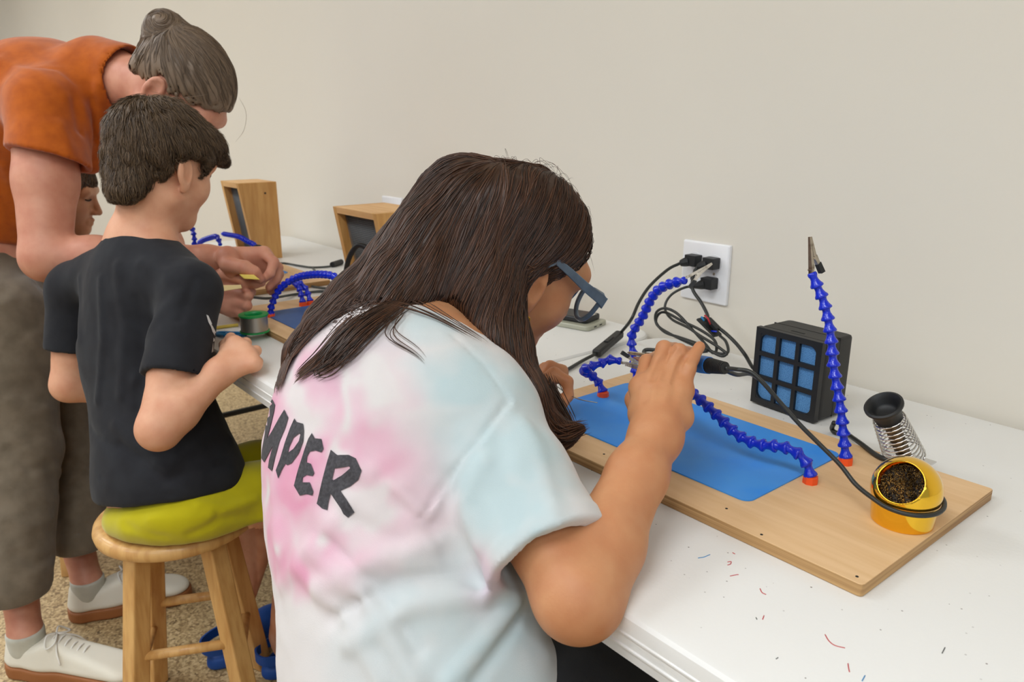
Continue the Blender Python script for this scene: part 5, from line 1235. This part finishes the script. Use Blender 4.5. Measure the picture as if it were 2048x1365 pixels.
    t_=plus(t_,[FH([(60,560),(20,600),(0,610)],.012,.007),FH([(110,640),(60,680),(100,720)],.012,.006),FH([(20,800),(60,830),(90,820)],.012,.006),FH([(20,900),(60,940),(95,930)],.012,-.006),FH([(10,1040),(60,1060),(100,1040)],.012,.006),FH([(30,1110),(70,1130),(105,1110)],.010,-.005),FH([(120,700),(150,720),(172,700)],.010,.006),FH([(110,940),(140,960),(165,940)],.010,.005)])
    t0=t_
    sdf_obj('brown_trousers',[(lambda p:t0(p)-.007*(vnoise(p,20)-.5)-.003*(vnoise(p,55)-.5),*bounds([hip,hp1,hp2,k1,k2,a1,a2],.19),.006)],cloth('taupe_linen',(112,100,84),(98,87,72),30),body,base)
    um=mat('cream_canvas',(226,220,204),.75,bump=(500,.15,.001));sm=mat('gum_rubber',(150,92,48),.6)
    shoe(body,base,h1,t1,um,sm); shoe(body,base,h2,t2,um,sm)
    skm=cloth('grey_sock',(196,194,180),(186,184,170))
    for a_ in (a1,a2): sdf_obj('ankle_sock',[(inter(rc(a_-np.array([0,0,.02]),a_+np.array([0,0,.03]),0.0362,.0385),half(a_+np.array([0,0,.016]),(0,0,1)),.004),*bounds([a_],.08),.0045)],skm,body,base)
    # hair pulled up into a bun
    cap=ell((0,-.020,.016),(.0805,.104,.0905)); cap=union([cap,ell((0,-.072,-.03),(.05,.026,.05))],.02)
    cap=inter(cap,lambda p: -(p[:,2]-.70*p[:,1]+.024),.022)
    cap=sub(cap,ell((0,.128,-.01),(.10,.064,.095)),.012)
    cw=inframe(cap,HC,HR,hs); bunc=PD(330,50,1.57)
    bun=union([ell(bunc,(.036,.034,.030)),ell(PD(318,62,1.57),(.030,.03,.028)),rc(PD(345,78,1.58),PD(355,105,1.59),.030,.045)],.015)
    hv=union([cw,bun],.018); hv=sub(hv,off(hd,.0015),.004)
    hv0=hv; hv=lambda p: hv0(p)-.0030*(vnoise(p@np.stack([right*130,fwd*130,up*18],1),1.0)-.5)
    tgt=PD(345,80,1.57)
    def fl(p):
        v=tgt-p; v=v/(np.linalg.norm(v,axis=1)[:,None]+1e-6); b_=p-bunc; sp=np.cross(b_,fwd); sp/=np.linalg.norm(sp,axis=1)[:,None]+1e-6
        w_=np.exp(-(np.linalg.norm(b_,axis=1)/.045)**4)[:,None]; return v*(1-w_)+sp*w_
    lo,hi=bounds([L(.1,.12,.12),L(-.1,-.13,-.1),L(.1,-.13,.1),L(-.1,.12,-.1),bunc],.05)
    st=[strands(hv,lo,hi,fl,5000,12,.0075,.0006,(0.0,.0012),4,.08,res=.009)]
    R=np.random.default_rng(9);fly=[]
    fly.append(np.array(cat([PD(478,195,1.52),PD(492,225,1.51),PD(488,260,1.51),PD(470,285,1.51)],5)))
    fly.append(np.array(cat([PD(300,182,1.45),PD(350,195,1.45),PD(395,192,1.46),PD(420,188,1.46)],5)))
    FN=np.array(fly); st.append(ribbon(FN,np.full(len(FN),.0004)))
    hair_obj('hair',hv,lo,hi,.0042,st,hair_mat('ash_brown_hair',(84,68,54),(132,110,88),.45),body,base)
    tie=[PD(340,78,1.575)-base+.031*(math.cos(t)*right*1.0+math.sin(t)*fwd)+.010*math.cos(t)*up for t in np.linspace(0,6.28,25)]
    MB().tube(tie,.005,8,caps=False).build('hair_tie',mat('black_hair_tie',(28,28,32),.7),body,180)
    return body
woman()
# small yellow pieces in the woman's fingers
tag(MB().hexa([tuple(PD(x,y,d)) for d in (1.555,1.567) for x,y in ((488,558),(520,560),(508,550),(478,549))]).build('yellow_part',M['yellow'],None,None,.001),'small yellow piece pinched between the woman\'s fingers','craft piece')
tag(MB().hexa([tuple(PD(x,y,d)) for d in (1.575,1.59) for x,y in ((440,584),(484,577),(482,570),(438,571))]).build('pale_stick',M['cream'],None,None,.001),'short pale stick held in the woman\'s lower hand','stick')
# ================================================================== child behind the woman
def child():
    HC=PD(128,378,2.12);F=.92*right+.25*fwd-.22*up;HR=frame(F,0);hs=.90
    nb=HC-np.array([.03,.035,.17]);chest=nb+np.array([-.02,-.03,-.17]);hip=np.array([-2.27,.335,.515])
    base=np.array([hip[0],hip[1],0])
    L=lambda x,y,z: HC+HR@(np.array([x,y,z])*hs)
    hd=inframe(FULLHEAD,HC,HR,hs);neck=rc(L(0,-.03,-.05),nb,.044,.05)
    S=np.array([.75,-.66,0]);shR=nb+S*.13-np.array([0,0,.04]);shL=nb-S*.13-np.array([0,0,.04])
    elR=shR+np.array([.03,.06,-.20]);hR=np.array([elR[0]+.10,.50,.775]);elL=shL+np.array([.03,.08,-.19]);hL=np.array([elL[0]+.08,.60,.775])
    torso=union([rc(chest,hip,.115,.12),rc(nb,shR,.04,.042),rc(nb,shL,.04,.042)],.05)
    kn=[np.array([hip[0]+.03,.66,.46]),np.array([hip[0]-.13,.66,.46])]
    legs=union([chain([hip+np.array([x,.02,-.01]),k_,np.array([k_[0],.60,.08]),np.array([k_[0],.68,.03])],[.065,.046,.03,.03],.02) for x,k_ in zip((.06,-.06),kn)],.01)
    arms=union([chain([shR,elR,hR],[.038,.032,.024],.01),chain([shL,elL,hL],[.038,.032,.024],.01)]+[rc(h_,h_+np.array([.012*k,.06,-.005]),.016,.008) for h_ in (hR,hL) for k in (-2,-.7,.7,2)],.01)
    body,_=sdf_obj('person',[(union([hd,neck],.02),*bounds([L(-.09,-.11,-.13),L(.09,.12,.1),L(.09,-.11,.1),L(-.09,.12,-.13),nb],.04),.0034),(union([torso,legs,arms],.02),*bounds([hip,nb,shR,shL,hR,hL]+kn+[[kn[0][0],.7,.03]],.13),.008)],SK4,None,base)
    body.location=base; tag(body,'child whose face shows in profile behind the woman\'s arm','person')
    sh=union([rc(chest,hip+np.array([0,0,.0]),.130,.135),rc(nb-np.array([0,0,.02]),shR,.046,.05),rc(nb-np.array([0,0,.02]),shL,.046,.05),rc(shR,shR*.5+elR*.5,.05,.052),rc(shL,shL*.5+elL*.5,.05,.052)],.04)
    sh=inter(sh,lambda p: .47-p[:,2],.01)
    sdf_obj('grey_tshirt',[(sh,*bounds([nb,hip,shR,shL],.16),.007)],cloth('grey_cotton',(120,122,128),(110,112,118)),body,base)
    so_=inter(union([ell(hip-np.array([0,0,.03]),(.13,.13,.08))]+[rc(hip+np.array([x,.02,-.01]),k_*.7+hip*.3,.078,.07) for x,k_ in zip((.06,-.06),kn)],.03),lambda p:.4535-p[:,2],.01)
    sdf_obj('navy_shorts',[(so_,*bounds([hip]+kn,.12),.007)],cloth('navy_cotton',(44,48,66),(38,42,58)),body,base)
    cap=ell((0,-.022,.022),(.088,.108,.092)); cap=inter(cap,lambda p: -(p[:,2]-.62*p[:,1]+.030),.012); cap=sub(cap,ell((0,.118,-.030),(.085,.05,.075)),.012)
    hv=inframe(cap,HC,HR,hs); fl=lambda p: ((((p-HC)@HR)/hs-np.array([0,-.06,.1]))+np.array([0,.02,-.04]))@HR.T
    lo,hi=bounds([L(.1,.12,.12),L(-.1,-.13,-.1),L(.1,-.13,.1),L(-.1,.12,-.1)],.03)
    hair_obj('hair',hv,lo,hi,.005,[strands(hv,lo,hi,fl,1500,8,.006,.0009,(0,.002),6,.3,res=.01)],MATS['brown_hair'],body,base)
    for s_ in (-1,1): MB().tube([L(s_*(.020+.026*t),.0835-.010*t*t,-.008-.003*math.sin(3.1*t)) - base for t in np.linspace(0,1,7)],.0022,6).build('eyelashes',MATS['dark_brow'],body,180)
child()
# ================================================================== soldering iron and wire in the girl's hands
def iron():
    a=PD(1325,724,1.06); b=PD(1403,729,.90); c=b+(b-a)
    e=tag(empty('soldering_iron',b),'blue soldering iron with black ribbed sleeve in the girl\'s right hand','soldering iron')
    d=c-b;d/=np.linalg.norm(d);d=d*.6+(PD(1446,738,.885)-b)/np.linalg.norm(PD(1446,738,.885)-b)*.4;d/=np.linalg.norm(d); bl=mat('blue_iron_handle',(40,110,190),.4)
    MB().tube([b-d*.075-b,b-d*.02-b,b+d*.002-b,b+d*.014-b],[.0075,.0095,.0105,.0100],16).build('handle',bl,e,40)
    n=12; mb=MB(); pr=[]
    for k in range(n): z=.014+.028*k/n; r=.0092-.0022*k/n; pr+= [(z,r),(z+.0013,r),(z+.0014,r-.0009),(z+.0022,r-.0009)]
    mb.lathe(pr,16,0,rot_to(d)).build('strain_relief',M['black'],e,40)
    MB().tube([-d*.075,-d*.10,-d*.112],[.0075,.0045,.0042],14).build('collar',M['darkmetal'],e,40)
    MB().tube([-d*.11,-d*.150,-d*.158],[.0030,.0026,.0006],12).build('tip',M['metal'],e,40)
    s=b+d*.042; cc=np.array(tcn.location)
    br=.0338
    def onb(az,z): 
        rr=br; 
        return cc+np.array([0,0,z])+ (rr+.0024)*(math.cos(az)*right+math.sin(az)*fwd_h)
    wrap=[onb(math.radians(t),.0295+.004*math.sin(math.radians(t))) for t in (-165,-140,-115,-90,-65,-40,-15,10,35,60)]
    pts=[s,PD(1472,739,.872),PD(1500,744,.865),PD(1525,765,.86),PD(1560,805,.86),PD(1600,850,.855),PD(1640,890,.85),PD(1680,930,.84),PD(1712,970,.825)]+wrap+[PZ(1850,965,BZ+.004)*0+onb(math.radians(80),.020)]
    tube_obj('cable',[p-b for p in pts],.0025,M['cord'],e,10,8)
    tube_obj('cable',[p-b for p in (PD(1452,742,.93),PD(1475,750,.95),PD(1500,748,.99),PD(1520,760,1.04))],.0028,M['cord'],e,8,6)
iron()
tag(tube_obj('solder_wire',[PD(1112,772,1.066),PD(1138,790,1.064),PD(1162,800,1.05),PD(1195,806,1.04)],.0007,M['solder'],None,6,6),'thin curved solder wire between the girl\'s left fingers','solder wire')
pcb=tag(empty('circuit_board',PD(1300,730,.985)),'small brown circuit board gripped by the curled arm clip','circuit board')
MB().box((-.020,-.012,-.0008),(.020,.012,.0008),0,rot_to(up*.8+right*.3-fwd*.3)).build('board_plate',mat('brown_pcb',(140,92,70),.5),pcb,None)
